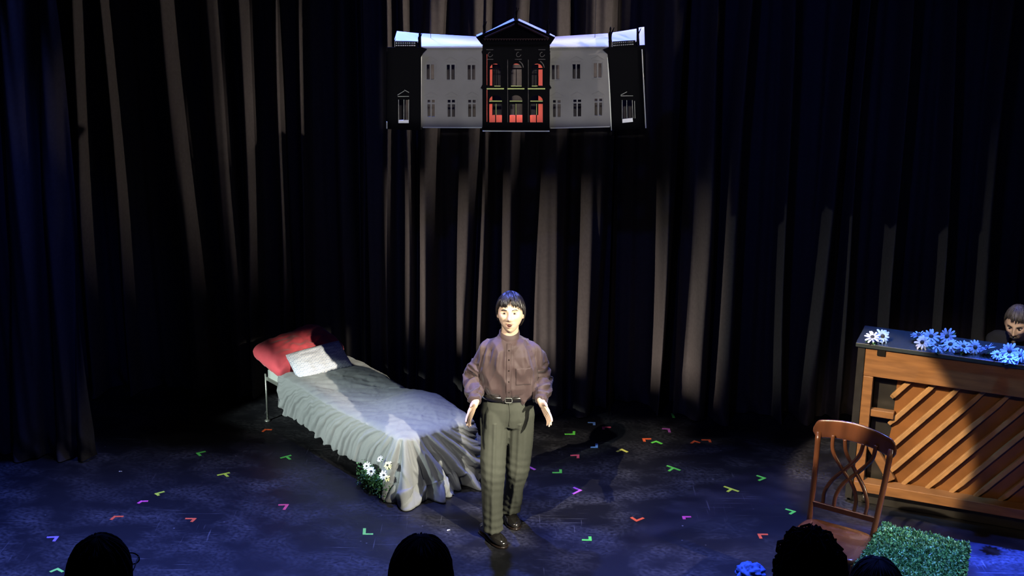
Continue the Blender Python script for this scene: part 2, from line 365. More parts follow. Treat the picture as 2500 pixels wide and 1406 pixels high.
def displace(me, fn):
    n = len(me.vertices); co = np.empty(n*3); me.vertices.foreach_get('co', co); co = co.reshape(-1, 3)
    no = np.empty(n*3); me.vertices.foreach_get('normal', no); no = no.reshape(-1, 3)
    d = fn(co, no); co += no*d[:, None]; me.vertices.foreach_set('co', co.ravel()); me.update()
def cubes_noise(co, scale, seed=0.0):
    return np.array([noise.noise(Vector((p[0]*scale[0]+seed, p[1]*scale[1]+seed*1.7, p[2]*scale[2]-seed))) for p in co])
def in_poly(p, poly):
    x, y = p; c = False; n = len(poly)
    for i in range(n):
        (x1, y1), (x2, y2) = poly[i], poly[i-1]
        if (y1 > y) != (y2 > y) and x < (x2-x1)*(y-y1)/(y2-y1)+x1: c = not c
    return c
def plate(outer, holes, Y, thick, name='plate'):
    """flat board in the XZ plane at depth Y with real thickness and cut-out holes"""
    polys = [[(lambda p: (p.x, p.z))(PY(x, y, Y)) for x, y in poly] for poly in [outer]+list(holes)]
    vs_, es = [], []
    for poly in polys:
        b = len(vs_); n = len(poly); vs_ += [Vector(p) for p in poly]; es += [(b+i, b+(i+1) % n) for i in range(n)]
    V, _, F, _, _, _ = delaunay_2d_cdt(vs_, es, [], 0, 1e-5)
    tris = []
    for f in F:
        c = sum((V[k] for k in f), Vector((0, 0)))/len(f)
        if in_poly(c, polys[0]) and not any(in_poly(c, h_) for h_ in polys[1:]): tris.append(tuple(f))
    cnt = {}
    for f in tris:
        for k in range(len(f)):
            a, b = f[k], f[(k+1) % len(f)]; key = (min(a, b), max(a, b)); cnt.setdefault(key, []).append((a, b))
    n = len(V); mb = MB(); h2 = thick/2
    faces = [f for f in tris]+[tuple(k+n for k in reversed(f)) for f in tris]
    for e in cnt.values():
        if len(e) == 1: a, b = e[0]; faces.append((b, a, a+n, b+n))
    mb.add([(v.x, Y-h2, v.y) for v in V]+[(v.x, Y+h2, v.y) for v in V], faces)
    me = mb.mesh(name); fix_normals(me); return me

# ------------------------------------------------------------------ setting
fl = MB(); fl.box((0, 6.0, -0.05), (14, 14, 0.1)); o = link('floor', fl, M_FLOOR, smooth=False); o['kind'] = 'structure'
wb = MB(); wb.box((0, 12.2, 3), (14, 0.1, 6)); o = link('wall_back', wb, M_WALL, smooth=False); o['kind'] = 'structure'
rs = MB(); rs.box((0, 3.0, 0.785), (9, 1.2, 1.57)); rs.box((0, 3.875, 0.56), (9, 0.55, 1.12)); rs.box((0, 4.425, 0.51), (9, 0.55, 1.02)); rs.box((0, 4.95, 0.285), (9, 0.5, 0.57)); o = link('floor_seating_riser', rs, M_WALL, smooth=False); o['kind'] = 'structure'

# ------------------------------------------------------------------ curtains
def curtain(x0px, x1px, Y0, ridges, base_y, label, valley=0.17, name='stage_curtain', seed=0.0, top=5.2, lean=0.0):
    """ridges: (x at y=0, width at y=0, x at y=900, width at y=900) in photo pixels, converted to metres at depth Y0"""
    zt, zb = PY(1250, 0, Y0).z, PY(1250, 900, Y0).z
    R = []
    for (xa, wa, xb, wb_) in ridges:
        a = PY(xa, 0, Y0).x; b = PY(xb, 900, Y0).x; k = Y0*1.03/F_PX
        R.append((a, max(wa, 9)*k/2, b, max(wb_, 9)*k/2))
    xl, xr = PY(x0px, base_y, Y0).x, PY(x1px, base_y, Y0).x
    nx = max(40, int((xr-xl)/0.0055)); nz = 70
    X = np.linspace(xl, xr, nx+1); Z = np.concatenate([np.linspace(0.008, 0.5, 22)[:-1], np.linspace(0.5, top, nz-21)])
    V = []
    for z in Z:
        t = (z-zb)/(zt-zb); tt = min(max(t, -0.25), 1.35)
        y = np.zeros_like(X)
        for k, (a, wa, b, wb_) in enumerate(R):
            c = b+(a-b)*tt; w_ = max(wb_+(wa-wb_)*tt, 0.012)
            c = c+0.012*math.sin(z*1.7+k*2.1+seed)
            u = np.abs(X-c)/w_
            prof = np.where(u < 1, 1-0.24*u**2, 0.76*np.exp(-((u-1)*w_/0.026)**1.6))
            y = np.maximum(y, prof*valley*(0.90+0.10*math.sin(k*3.3+seed)))
        y += 0.012*np.sin(X*31+seed+z*0.4)+0.006*np.sin(X*73+z)
        if z < 0.35:
            f = (1-z/0.35)**2
            y += f*(0.03*np.sin(X*17+seed*2+z*9)+0.02*np.sin(X*41+z*23))
        V.append(np.stack([X, Y0+0.08-y+lean*z, np.full_like(X, z)], 1))
    V = np.concatenate(V); n = nx+1; F = []
    for i in range(len(Z)-1):
        for j in range(nx):
            a = i*n+j; F.append((a, a+1, a+n+1, a+n))
    me = bpy.data.meshes.new(name); me.from_pydata(V.tolist(), [], F); me.update()
    o = link(name, me, M_CURT); tag(o, label, 'curtain', 'black stage curtains')
    return o
curtain(-330, 232, 9.50, [(-200, 40, -160, 40), (-90, 40, -60, 40), (30, 46, 62, 54), (112, 26, 148, 34), (204, 16, 208, 26)], 1110,
        'near black wing curtain at the far left edge, hanging in front of the others', 0.16, seed=1.0)
curtain(120, 725, 10.85, [(190, 20, 240, 20), (256, 12, 330, 14), (411, 26, 497, 46), (514, 46, 598, 46), (596, 22, 628, 18), (684, 10, 702, 15)], 975,
        'dim black curtain panel behind the head of the bed', 0.26, seed=2.0)
curtain(712, 912, 10.97, [(740, 10, 748, 10), (838, 25, 863, 42), (887, 12, 900, 16)], 970,
        'black curtain panel with two lit folds rising behind the middle of the bed', 0.26, seed=6.0)
curtain(906, 1480, 10.50, [(946, 9, 952, 9), (990, 10, 1003, 18), (1063, 38, 1032, 24), (1158, 52, 1132, 14), (1192, 12, 1171, 14),
        (1266, 28, 1234, 24), (1362, 44, 1340, 68), (1464, 62, 1428, 36)], 995,
        'centre black curtain panel with warm lit folds behind the actor', 0.24, seed=3.0)
curtain(1481, 1652, 10.63, [(1490, 9, 1484, 9), (1648, 50, 1604, 10)], 1005,
        'narrow black curtain panel with one pointed lit fold right of the actor', 0.33, seed=4.0)
curtain(1644, 2760, 10.40, [(1752, 9, 1709, 30), (1828, 14, 1761, 34), (1930, 14, 1903, 9), (2072, 10, 1980, 28), (2116, 9, 2046, 12), (2214, 12, 2152, 14), (2330, 9, 2280, 9), (2460, 18, 2372, 24), (2600, 20, 2520, 20)], 1020,
        'wide black curtain panel behind the piano at the right', 0.24, seed=5.0)

# ------------------------------------------------------------------ tape marks on the floor
TAPE = {}
def tmat(n):
    c = {'green': (0.16, 0.84, 0.09), 'lime': (0.60, 0.80, 0.06), 'yellow': (0.72, 0.70, 0.12), 'pink': (0.88, 0.11, 0.17), 'magenta': (0.88, 0.11, 0.38), 'red': (0.90, 0.13, 0.04), 'purple': (0.62, 0.14, 0.55), 'violet': (0.28, 0.20, 0.75), 'blue': (0.20, 0.40, 0.85), 'white': (0.45, 0.45, 0.40), 'mint': (0.30, 0.85, 0.14)}[n]
    return mat(n+' gaffer tape', c, 0.6, 0.2, var=0.1, scale=60)
def tape(color, segs, label, width=0.020):
    mb = MB(); c0 = P(*segs[0][0])
    for k, (a, b) in enumerate(segs):
        a = P(*a); b = P(*b); d = (b-a).normalized(); s = Vector((-d.y, d.x, 0))*width/2
        a2 = a-d*width*0.4; z0, z1 = 0.0002, 0.0016+0.0006*k
        vs_ = [Vector((q.x, q.y, z)) for z in (z0, z1) for q in (a2-s, b-s, b+s, a2+s)]
        mb.add(vs_, [(3, 2, 1, 0), (4, 5, 6, 7), (0, 1, 5, 4), (1, 2, 6, 5), (2, 3, 7, 6), (3, 0, 4, 7)])
    o = link('tape_mark', mb, tmat(color), smooth=False, origin=c0); tag(o, label, 'tape', 'coloured tape spike marks on the stage floor'); return o
def corner(color, c, a, b, label): return tape(color, [(c, a), (c, b)], label)
corner('green', (482, 1106.5), (502, 1102), (489.5, 1113), 'green corner tape mark left of the bed, farthest back of the green ones there')
tape('lime', [((532.6, 1160), (561, 1154)), ((548, 1157), (556.5, 1164))], 'yellow-green T-shaped tape mark on floor left of bed, with short stub')
corner('lime', (380.8, 1205.5), (401.5, 1200), (388, 1210), 'yellow-green corner tape mark just above the magenta one at left')
corner('magenta', (345.5, 1224), (361.7, 1223.5), (336.5, 1229.5), 'magenta corner tape mark at left, below the yellow-green one')
corner('red', (280.7, 1261), (301.6, 1261), (270.6, 1269.5), 'red corner tape mark above the left audience head')
corner('red', (475.8, 1266.5), (452.5, 1266), (467, 1274.5), 'red corner tape mark level with and right of another red one, left floor')
corner('violet', (139.6, 1311), (114.4, 1312), (131, 1322), 'dim violet corner tape mark at far left near the front')
corner('mint', (140.4, 1389), (122, 1396.6), (153.5, 1396.6), 'pale green roof-shaped tape mark beside the left audience head')
corner('red', (647.8, 1048.5), (664, 1049), (641.5, 1054), 'small dim red corner tape mark in front of the bed head post')
tape('green', [((686.3, 1118), (711, 1111.5)), ((699, 1115), (708.6, 1122))], 'green T-shaped tape mark in front of the middle of the bed')
corner('pink', (701.7, 1232.4), (679.5, 1233), (693, 1245), 'pink corner tape mark on open floor left of blanket pool')
corner('mint', (889, 1304), (911, 1304), (890, 1290), 'green L-shaped tape mark above and left of the middle audience head')
tape('white', [((747, 1041.5), (761.5, 1038.5))], 'pale tape strip sticking out under the blanket near the bed head')
tape('white', [((821, 1079), (838, 1074.5))], 'pale tape strip sticking out under the blanket near mid bed')
tape('blue', [((1094, 1207.5), (1108, 1206))], 'short pale blue tape strip at the foot of the blanket')
tape('green', [((1641, 1010), (1645, 1020))], 'short single green tape strip against the back curtain')
corner('blue', (1450.6, 1032), (1435, 1031.5), (1450.5, 1038), 'small blue corner tape mark near the back, right of the actor')
corner('pink', (1472.7, 1043), (1491.5, 1043), (1473.6, 1048.5), 'pink corner tape mark near the back, beside the small blue one')
corner('green', (1401, 1060), (1378.5, 1060), (1401.5, 1053), 'green corner tape mark nearest the actor hand at the back right')
corner('purple', (1632.4, 1047.3), (1616.5, 1046.5), (1634.8, 1055.3), 'purple corner tape mark in front of the short green strip')
corner('red', (1571.2, 1071.5), (1590, 1071.5), (1573.6, 1078), 'red corner tape mark touching distance from a green roof-shaped one')
corner('green', (1602, 1077.6), (1590.5, 1081.3), (1616.5, 1083.8), 'flat green roof-shaped tape mark beside a red corner')
corner('red', (1695.5, 1077), (1687.5, 1082.6), (1709.5, 1081.5), 'dim red roof-shaped tape mark, left one of a near pair')
corner('red', (1732, 1074.2), (1712.5, 1074), (1734, 1080), 'red corner tape mark, right one of a near pair at the back right')
corner('blue', (1456.4, 1092), (1441.5, 1091.5), (1456.8, 1083.5), 'blue corner tape mark between two pink ones')
corner('pink', (1411.2, 1111.2), (1392.5, 1111.8), (1411.2, 1118.5), 'pink corner tape mark right of the actor knees')
corner('yellow', (1518, 1097.3), (1506, 1103), (1532, 1104), 'yellow roof-shaped tape mark on the floor right of centre')
tape('purple', [((1285.8, 1137), (1306.5, 1147)), ((1294, 1140.8), (1283, 1147))], 'purple Y-shaped tape mark close beside the actor trousers')
corner('green', (1368.8, 1154), (1348.5, 1154), (1368.4, 1146.3), 'green L-shaped tape mark between the purple marks, right of the actor')
tape('green', [((1630, 1137.5), (1661, 1148.4)), ((1644, 1142.6), (1633, 1150.2))], 'green Y-shaped tape mark in the middle of the right floor')
corner('green', (1866.7, 1167.3), (1847, 1160.8), (1852, 1173.5), 'green arrow-shaped tape mark left of the chair back')
tape('lime', [((1769.5, 1188.3), (1803.5, 1200)), ((1786.4, 1194), (1775.5, 1201))], 'yellow-green Y-shaped tape mark between actor and chair')
corner('purple', (1417.3, 1197.3), (1400, 1189.8), (1398, 1206.2), 'purple arrow-shaped tape mark pointing right, right of the actor')
corner('red', (1554.5, 1271.5), (1541, 1263), (1571.5, 1264.5), 'red V-shaped tape mark on the front floor right of the actor')
corner('magenta', (1669, 1261.8), (1687.5, 1261.8), (1670.8, 1268), 'magenta corner tape mark on the front right floor')
corner('green', (1441, 1318.8), (1420.5, 1318), (1440, 1310), 'green L-shaped tape mark nearest the front, right of the actor shoes')
corner('green', (1939.4, 1249), (1917.5, 1242.5), (1928, 1255.5), 'green arrow-shaped tape mark beside the chair seat')
corner('red', (1853, 1304.8), (1875, 1304.8), (1858, 1315), 'red corner tape mark left of the chair front leg')

# scraps
def scrap(px, py, s, label):
    c = P(px, py); mb = MB()
    for k in range(5):
        a = random.random()*6.28; q = Vector((math.cos(a), math.sin(a), 0))*s*0.6
        mb.ellipsoid(c+q+Vector((0, 0, s*0.25)), (s*0.5, s*0.35, s*0.22), Matrix.Rotation(a, 3, 'Z'), 8, 5)
    o = link('paper_scrap', mb, M_CRUMB, origin=c); tag(o, label, 'scrap', 'white scraps on the stage floor')
scrap(1095, 1295, 0.012, 'white crumpled scrap on the floor left of the actor front shoe')
scrap(294, 1152, 0.012, 'white crumpled scrap on the floor right of the left curtain')
scrap(1666, 1284, 0.007, 'tiny white scrap below the magenta tape mark')

# ------------------------------------------------------------------ bed
BO = Vector((-1.95, 10.24, 0)); BA = Vector((0.647, -0.763, 0)); BC = Vector((0.763, 0.647, 0))
BL, BW, BH = 1.86, 0.66, 0.45
def bed_pt(a, c, z): return BO+BA*a+BC*c+Vector((0, 0, z))
bed = thing('bed', 'narrow metal framed bed at left, its legs bare at the head end', 'bed', BO)
mb = MB()
for c in (0.035, BW-0.035): mb.bar(bed_pt(0, c, 0.36), bed_pt(BL-0.10, c, 0.36), 0.03, 0.03)
for a in (0.0, 0.6, 1.2, BL-0.12): mb.bar(bed_pt(a, 0.02, 0.36), bed_pt(a, BW-0.02, 0.36), 0.03, 0.03)
part('frame', mb, M_STEEL, bed, False)
for a, c in ((0.0, 0.02), (0.0, BW-0.02), (BL-0.14, 0.06), (BL-0.14, BW-0.06)):
    mb = MB(); mb.tube([bed_pt(a, c, 0.012), bed_pt(a, c, 0.40 if a == 0 else 0.37)], 0.0085, 12); lg = part('leg', mb, M_STEEL, bed)
    mb = MB(); mb.tube([bed_pt(a, c, 0.0), bed_pt(a, c, 0.006), bed_pt(a, c, 0.014)], [0.026, 0.024, 0.010], 14); part('foot', mb, M_STEEL, bed, parent=lg)
def rbox(a0, a1, c0, c1, z0, z1, r, n=7):
    """rounded slab in bed space"""
    mb = MB()
    def fn(p, d):
        s = [math.copysign(abs(q)**0.22, q) for q in d]; m_ = Vector(s)
        return m_
    ca, cc, cz = (a0+a1)/2, (c0+c1)/2, (z0+z1)/2
    def f2(p, d):
        e = 0.25; q = Vector([math.copysign(abs(v)**e, v) for v in d]); L_ = max(abs(q.x), abs(q.y), abs(q.z)); q = q/L_*0.5 + d*0.0
        return Vector(((a1-a0)*q.x, (c1-c0)*q.y, (z1-z0)*q.z))
    mb.ellipsoid((0, 0, 0), (1, 1, 1), None, 48, 24, f2)
    mb.v = [tuple(bed_pt(ca+v[0], cc+v[1], cz+v[2])) for v in mb.v]; return mb
part('mattress', rbox(0.02, BL-0.10, 0.03, BW-0.03, 0.37, BH-0.012, 0.03), M_MATT, bed)

# blanket: rings out from the spine of the bed over the edge and down to the hem
def blanket():
    A0, A1, rc = 0.24, BL+0.01, 0.10
    # perimeter: head-left corner -> left side -> foot -> right side -> head-right corner -> back along the head
    per = []
    def seg(p, q, n):
        for i in range(n): per.append((p[0]+(q[0]-p[0])*i/n, p[1]+(q[1]-p[1])*i/n, None))
    path = []
    nL, nC, nF, nR, nH = 300, 50, 150, 200, 40
    for i in range(nL): t = i/nL; path.append((A0+(A1-rc-A0)*t, 0.0, (0.0, -1.0)))
    for i in range(nC): t = i/nC*PI/2; path.append((A1-rc+rc*math.sin(t), rc-rc*math.cos(t), (math.sin(t), -math.cos(t))))
    for i in range(nF): t = i/nF; path.append((A1, rc+(BW-2*rc)*t, (1.0, 0.0)))
    for i in range(nC): t = i/nC*PI/2; path.append((A1-rc+rc*math.cos(t), BW-rc+rc*math.sin(t), (math.cos(t), math.sin(t))))
    for i in range(nR): t = i/nR; path.append((A1-rc+(A0-A1+rc)*t, BW, (0.0, 1.0)))
    for i in range(nH+1): t = i/nH; path.append((A0, BW*(1-t), (-1.0, 0.0)))
    n = len(path); s = [0.0]
    for i in range(1, n): s.append(s[-1]+math.hypot(path[i][0]-path[i-1][0], path[i][1]-path[i-1][1]))
    sL = s[nL]; sF0 = s[nL+nC]; sF1 = s[nL+nC+nF]
    mid = BW/2
    def top_z(a, c):
        z = BH+0.012
        z += 0.075*math.exp(-((a-1.42)/0.26)**2-((c-0.50)/0.22)**2)
        z += 0.030*math.exp(-((a-1.62)/0.25)**2-((c-0.20)/0.25)**2)
        z += 0.020*math.exp(-((a-0.45)/0.3)**2)
        z -= 0.030*math.exp(-((a-0.98)/0.25)**2-((c-0.5)/0.3)**2)
        w1 = noise.noise(Vector((a*3.0+c*5, (a*1.2-c)*16, 3.1))); w2 = noise.noise(Vector((a*6, c*4, 9)))
        amp = 0.009*(1.2-min(a, 1.9)*0.35)
        rid = abs(noise.noise(Vector((a*7.0-c*5.0, c*2.2+a*1.5, 1.3))))
        z += amp*w1+0.005*w2-0.010*(1-min(rid*4, 1))*max(0.2, 1-abs(a-0.7)/1.3)
        z += 0.0035*(1-min(abs(noise.noise(Vector((a*4+c*9, (a*1.4-c)*9, 7.7))))*5, 1))+0.0022*(1-min(abs(noise.noise(Vector((a*9+c*15, (a-c*1.2)*22, 1.7))))*4, 1))
        return z
    NS = 64; n = len(path)
    def edge_dist(a, c): return min(c, BW-c, A1-a)
    def lift(a, c):
        e = max(0.0, 1-edge_dist(a, c)/0.05); return top_z(a, c)-0.018*e*e
    V = [tuple(bed_pt(a, c, lift(a, c))) for a, c, nn in path]
    vs2 = [Vector((a, c)) for a, c, nn in path]; es2 = [(i, (i+1) % n) for i in range(n)]
    ga = A0+0.012; poly = [(a, c) for a, c, nn in path]
    while ga < A1-0.008:
        gc = 0.012
        while gc < BW-0.008:
            if min(math.hypot(ga-(A1-rc), gc-rc), math.hypot(ga-(A1-rc), gc-(BW-rc))) < rc-0.010 or not (ga > A1-rc and (gc < rc or gc > BW-rc)): vs2.append(Vector((ga, gc)))
            gc += 0.0115
        ga += 0.0115
    CV, _, CF, oi, _, _ = delaunay_2d_cdt(vs2, es2, [], 0, 1e-6)
    mp = {}; 
    for k, src in enumerate(oi):
        if src and min(src) < n: mp[k] = min(src)
    extra = len(V)
    for k, v in enumerate(CV):
        if k not in mp: mp[k] = len(V); V.append(tuple(bed_pt(v.x, v.y, lift(v.x, v.y))))
    F = []
    for f in CF:
        c = sum((CV[k] for k in f), Vector((0, 0)))/len(f)
        if in_poly(c, poly): F.append(tuple(mp[k] for k in f))
    rings = []
    sc0 = sL+rc*0.8
    for r in range(1, NS+1):
        t = r/NS; row = []
        for i, (a, c, nn) in enumerate(path):
            head = nn[0] < -0.5; si = s[i]; k = si/sL
            if head: hem = BH-0.012
            elif si <= sL:
                hem = 0.150+0.025*math.sin(k*9)-0.05*k+0.012*math.sin(si*2*PI/0.11)
                if k > 0.95: q = min(1, (k-0.95)/0.05); hem = hem*(1-q)+0.006*q
                if k < 0.03: hem += (0.03-k)*2
            elif si <= sF1+0.15: hem = 0.006
            else: hem = 0.18
            ff = 0.0
            if not head: ff = min(1, max(0, (k-0.90)/0.12)) if si < sF1+0.2 else 0.3
            z0 = lift(a, c); z = z0+(hem-z0)*t
            rel = si-sc0
            # folds radiate from the near foot corner and hang as loose pleats along the side
            se = rel/(0.50+0.80*t) if rel > -0.25 else rel*(1-0.02*t)+(-0.25/(0.50+0.80*t)+0.25*(1-0.02*t))
            ph = se*2*PI; wob = noise.noise(Vector((si*2.5, t*1.6, 5.0)))
            wob *= 0.2+0.8*ff
            fine = math.sin(ph/0.092+1.6*math.sin(ph/0.37)+2*wob)+0.6*math.sin(ph/0.051+1.2*math.sin(ph/0.29)+1+3*wob)
            fine = math.copysign(abs(fine)**0.75, fine)
            bigf = math.sin(ph/0.175+1.3*math.sin(ph/0.61+0.6)+2.2*wob)+0.55*math.sin(ph/0.083+1.7+3*wob)
            bigf = math.copysign(abs(bigf)**0.7, bigf)
            env = 0.35+0.65*noise.noise(Vector((si*3.1, 8.0, t)))
            rdg = abs(noise.noise(Vector((se*18, t*(0.5+1.7*ff), 2.0))))
            out = 0.0075*fine*(0.25+t)*(1-0.4*ff)*(0.8+env*0.5)+ff*(0.044*bigf*t**0.6+0.012*fine*t)
            out += (0.010 if ff > 0.3 else 0.007)*(1-min(rdg*5, 1))*min(1, t*4)
            out += 0.020*math.sin(min(t*1.5, 1)*PI/2)+ff*(0.02*t+0.065*t**2.4)-(1-ff)*0.02*t
            if ff > 0.4 and t > 0.70:
                q = (t-0.70)/0.30; out += ff*0.028*q*math.sin(ph/0.12+q*5+4*wob)
                z += ff*0.040*math.sin(q*PI)*abs(math.sin(ph/0.10+q*3+3*wob))
            if head: out = 0.0; z = z0-0.006*t
            row.append(tuple(bed_pt(a+nn[0]*out, c+nn[1]*out, max(z, 0.004))))
        rings.append(row)
    base = [list(range(n))]
    for row in rings: base.append(list(range(len(V), len(V)+n))); V += row
    for i in range(len(base)-1):
        for j in range(n): b1, b2 = base[i], base[i+1]; F.append((b1[j], b1[(j+1) % n], b2[(j+1) % n], b2[j]))
    me = bpy.data.meshes.new('blanket'); me.from_pydata(V, [], F); me.update(); fix_normals(me)
    o = link('blanket', me, M_SHEET, origin=bed_pt(0.9, 0.3, BH))
    so = o.modifiers.new('solid', 'SOLIDIFY'); so.thickness = 0.004; so.offset = 1
    tag(o, 'light grey blanket draped over the bed and pooling on the floor at its foot', 'blanket')
blanket()

def pillow(name, centre, ax, ay, az, L_, W_, T, material, label, seed, crump=0.012, uv=False, sag=0.0):
    """cushion with pinched corners; ax along the length, ay along the width, az up"""
    nu, nv = 60, 44; V = []; F = []; UV = []
    ax, ay, az = Vector(ax).normalized(), Vector(ay).normalized(), Vector(az).normalized()
    for side in (1, -1):
        for i in range(nu+1):
            for j in range(nv+1):
                u, v = i/nu*2-1, j/nv*2-1
                h = (max(0, 1-abs(u)**3.2)*max(0, 1-abs(v)**3.2))**0.45
                pin = 1-0.03*(1-abs(v)**2)*abs(u)**4-0.05*abs(u*v)**6*(0 if uv else 1.8); pin2 = 1-0.04*(1-abs(u)**2)*abs(v)**4-0.05*abs(u*v)**6*(0 if uv else 1.8)
                p = Vector(centre)+ax*(u*L_/2*pin)+ay*(v*W_/2*pin2)
                w_ = noise.noise(Vector((u*2.2+seed, v*2.2, side*3.0)))*crump*2+noise.noise(Vector((u*5+seed, v*5, side)))*crump
                edge = 1-max(abs(u), abs(v))**6
                p += az*(side*h*T/2+w_*edge-sag*u*u); V.append(tuple(p)); UV.append(((u+1)/2, (v+1)/2))
    n1 = (nu+1)*(nv+1)
    for k in range(2):
        for i in range(nu):
            for j in range(nv):
                a = k*n1+i*(nv+1)+j; F.append((a, a+1, a+nv+2, a+nv+1) if k else (a, a+nv+1, a+nv+2, a+1))
    me = bpy.data.meshes.new(name); me.from_pydata(V, [], F); me.update()
    if uv:
        ul = me.uv_layers.new(name='UVMap')
        for lp in me.loops: ul.data[lp.index].uv = UV[lp.vertex_index]
    bm = bmesh.new(); bm.from_mesh(me); bmesh.ops.remove_doubles(bm, verts=bm.verts, dist=0.0008); bmesh.ops.recalc_face_normals(bm, faces=bm.faces); bm.to_mesh(me); bm.free()
    o = link(name, me, material, origin=centre); tag(o, label, 'pillow'); return o
Z3 = Vector((0, 0, 1))
rax = (BC*0.97-BA*0.10+Z3*0.06).normalized(); raz = (Z3*0.95+BA*0.30-BC*0.05).normalized(); ray_ = raz.cross(rax)
pillow('red_pillow', bed_pt(0.07, 0.29, BH+0.105), rax, ray_, raz, 0.68, 0.40, 0.22, M_RED, 'crumpled red pillow at the head of the bed, behind the patterned one', 4.0, 0.02)
pax = (BC*0.97+BA*0.10+Z3*0.06).normalized(); paz = (Z3*0.78+BA*0.55).normalized(); pay = paz.cross(pax)
pp = pillow('patterned_pillow', bed_pt(0.345, 0.30, BH+0.095), pax, pay, paz, 0.47, 0.26, 0.11, M_PRINT, 'white pillow with small circle print leaning on the red pillow', 9.0, 0.006, uv=True)

# ------------------------------------------------------------------ flowers
def petal_mesh(n, r, droop=0.15, wid=0.34, seed=0):
    mb = MB(); rnd = random.Random(seed)
    for lay in range(2):
        for k in range(n):
            a = 2*PI*(k+0.5*lay)/n+rnd.uniform(-0.1, 0.1); rr = r*(1-0.22*lay)*rnd.uniform(0.88, 1.08); d = Vector((math.cos(a), math.sin(a), 0)); s = Vector((-d.y, d.x, 0))
            li = 0.25+0.35*lay+rnd.uniform(-0.12, 0.12); pts = []
            for t, w_ in ((0.12, 0.10), (0.4, 0.24), (0.7, wid), (0.92, 0.22), (1.0, 0.06)):
                p = d*rr*t+Z3*rr*(li*t-droop*2.2*t*t); pts.append((p-s*rr*w_*0.5, p+Z3*rr*0.05*(1-t), p+s*rr*w_*0.5))
            base = []; 
            V = [q for tri in pts for q in tri]
            F = []
            for i in range(4): F += [(i*3, i*3+1, i*3+4, i*3+3), (i*3+1, i*3+2, i*3+5, i*3+4)]
            mb.add(V, F)
    m = mb.mesh('petals'); m.polygons.foreach_set('use_smooth', [True]*len(m.polygons)); return m
PET = {}
for nm, mt in (('blue', M_PETAL_BLUELIT), ('white', M_PETALW), ('cream', M_PETALY)):
    for v in range(2):
        me = petal_mesh(10+v*2, 0.042, 0.10+0.08*v, 0.26, seed=v+3); me.materials.append(mt)
        s_ = None; PET[(nm, v)] = me
cm = MB(); cm.ellipsoid((0, 0, 0.006), (0.011, 0.011, 0.007), None, 12, 8); CENT = cm.mesh('flower_centre'); CENT.materials.append(M_FCENT)
lm = MB()
for k in range(4):
    a = k*PI/2+0.5; d = Vector((math.cos(a), math.sin(a), 0)); s = Vector((-d.y, d.x, 0))
    lm.add([d*0.006, d*0.022+s*0.010+Z3*0.0, d*0.040-Z3*0.002, d*0.022-s*0.010], [(0, 1, 2, 3)])
LEAVES = lm.mesh('leaves'); LEAVES.materials.append(M_LEAF)
def flower(loc, kind, v, scale, rot, label, group, name='daisy'):
    t = thing(name, label, 'flower', loc, group)
    t.rotation_euler = rot; t.scale = (scale, scale, scale*1.25)
    for nm, me in (('petals', PET[(kind, v)]), ('flower_centre', CENT), ('leaves', LEAVES)):
        o = bpy.data.objects.new(nm, me); COL.objects.link(o); o.parent = t
        if nm == 'leaves': o.location = (0, 0, -0.012)
    return t

# garland under the foot end of the blanket
gl = thing('garland', 'bushy green garland on the floor under the blanket foot corner', 'garland', bed_pt(1.52, 0.06, 0))
mb = MB(); rnd = random.Random(11)
for k in range(1700):
    t = rnd.random(); c = bed_pt(1.42+0.36*t, -0.045+rnd.gauss(0, 0.03), 0.085+rnd.gauss(0, 0.045)); c.z = min(max(c.z, 0.01), 0.18-0.03*t)
    d = Vector((rnd.gauss(0, 1), rnd.gauss(0, 1)-0.6, rnd.gauss(0.3, 1))).normalized(); s = d.cross(Vector((rnd.gauss(0, 1), rnd.gauss(0, 1), rnd.gauss(0, 1)))).normalized(); L_ = rnd.uniform(0.012, 0.026)
    c2 = c+d*L_; 
    if c2.z < 0.004: continue
    mb.add([c, c+d*L_*0.5+s*L_*0.28, c2, c+d*L_*0.5-s*L_*0.28], [(0, 1, 2, 3)])
part('foliage', mb, M_LEAF, gl)
mb = MB(); mb.tube([bed_pt(1.28+0.06*i, 0.03+0.02*math.sin(i), 0.05+0.03*math.sin(i*1.3)) for i in range(8)], 0.006, 8); part('stem', mb, M_BOXD, gl)
for k, (px, py, z, kind, sc, lb) in enumerate(((896, 1138, 0.09, 'white', 0.75, 'white flower at the left tip of the green garland'), (906, 1151, 0.06, 'white', 0.85, 'white flower low on the left of the green garland'),
        (928, 1121, 0.13, 'white', 0.6, 'small white flower at the top of the garland under the hem'), (947, 1136, 0.10, 'cream', 0.8, 'cream yellow flower in the middle of the garland'),
        (937, 1160, 0.05, 'white', 0.8, 'white flower at the bottom middle of the garland'), (945, 1168, 0.04, 'cream', 0.6, 'small cream flower lowest on the garland'))):
    p = min((P(px, py, zz/200) for zz in range(4, 60)), key=lambda v: abs((v-BO).dot(BC)+0.085))
    flower(p, kind, k % 2, sc, (1.0, 0.2*math.sin(k*3), -0.5+0.5*math.sin(k*2)), lb, 'flowers on the garland at the foot of the bed')

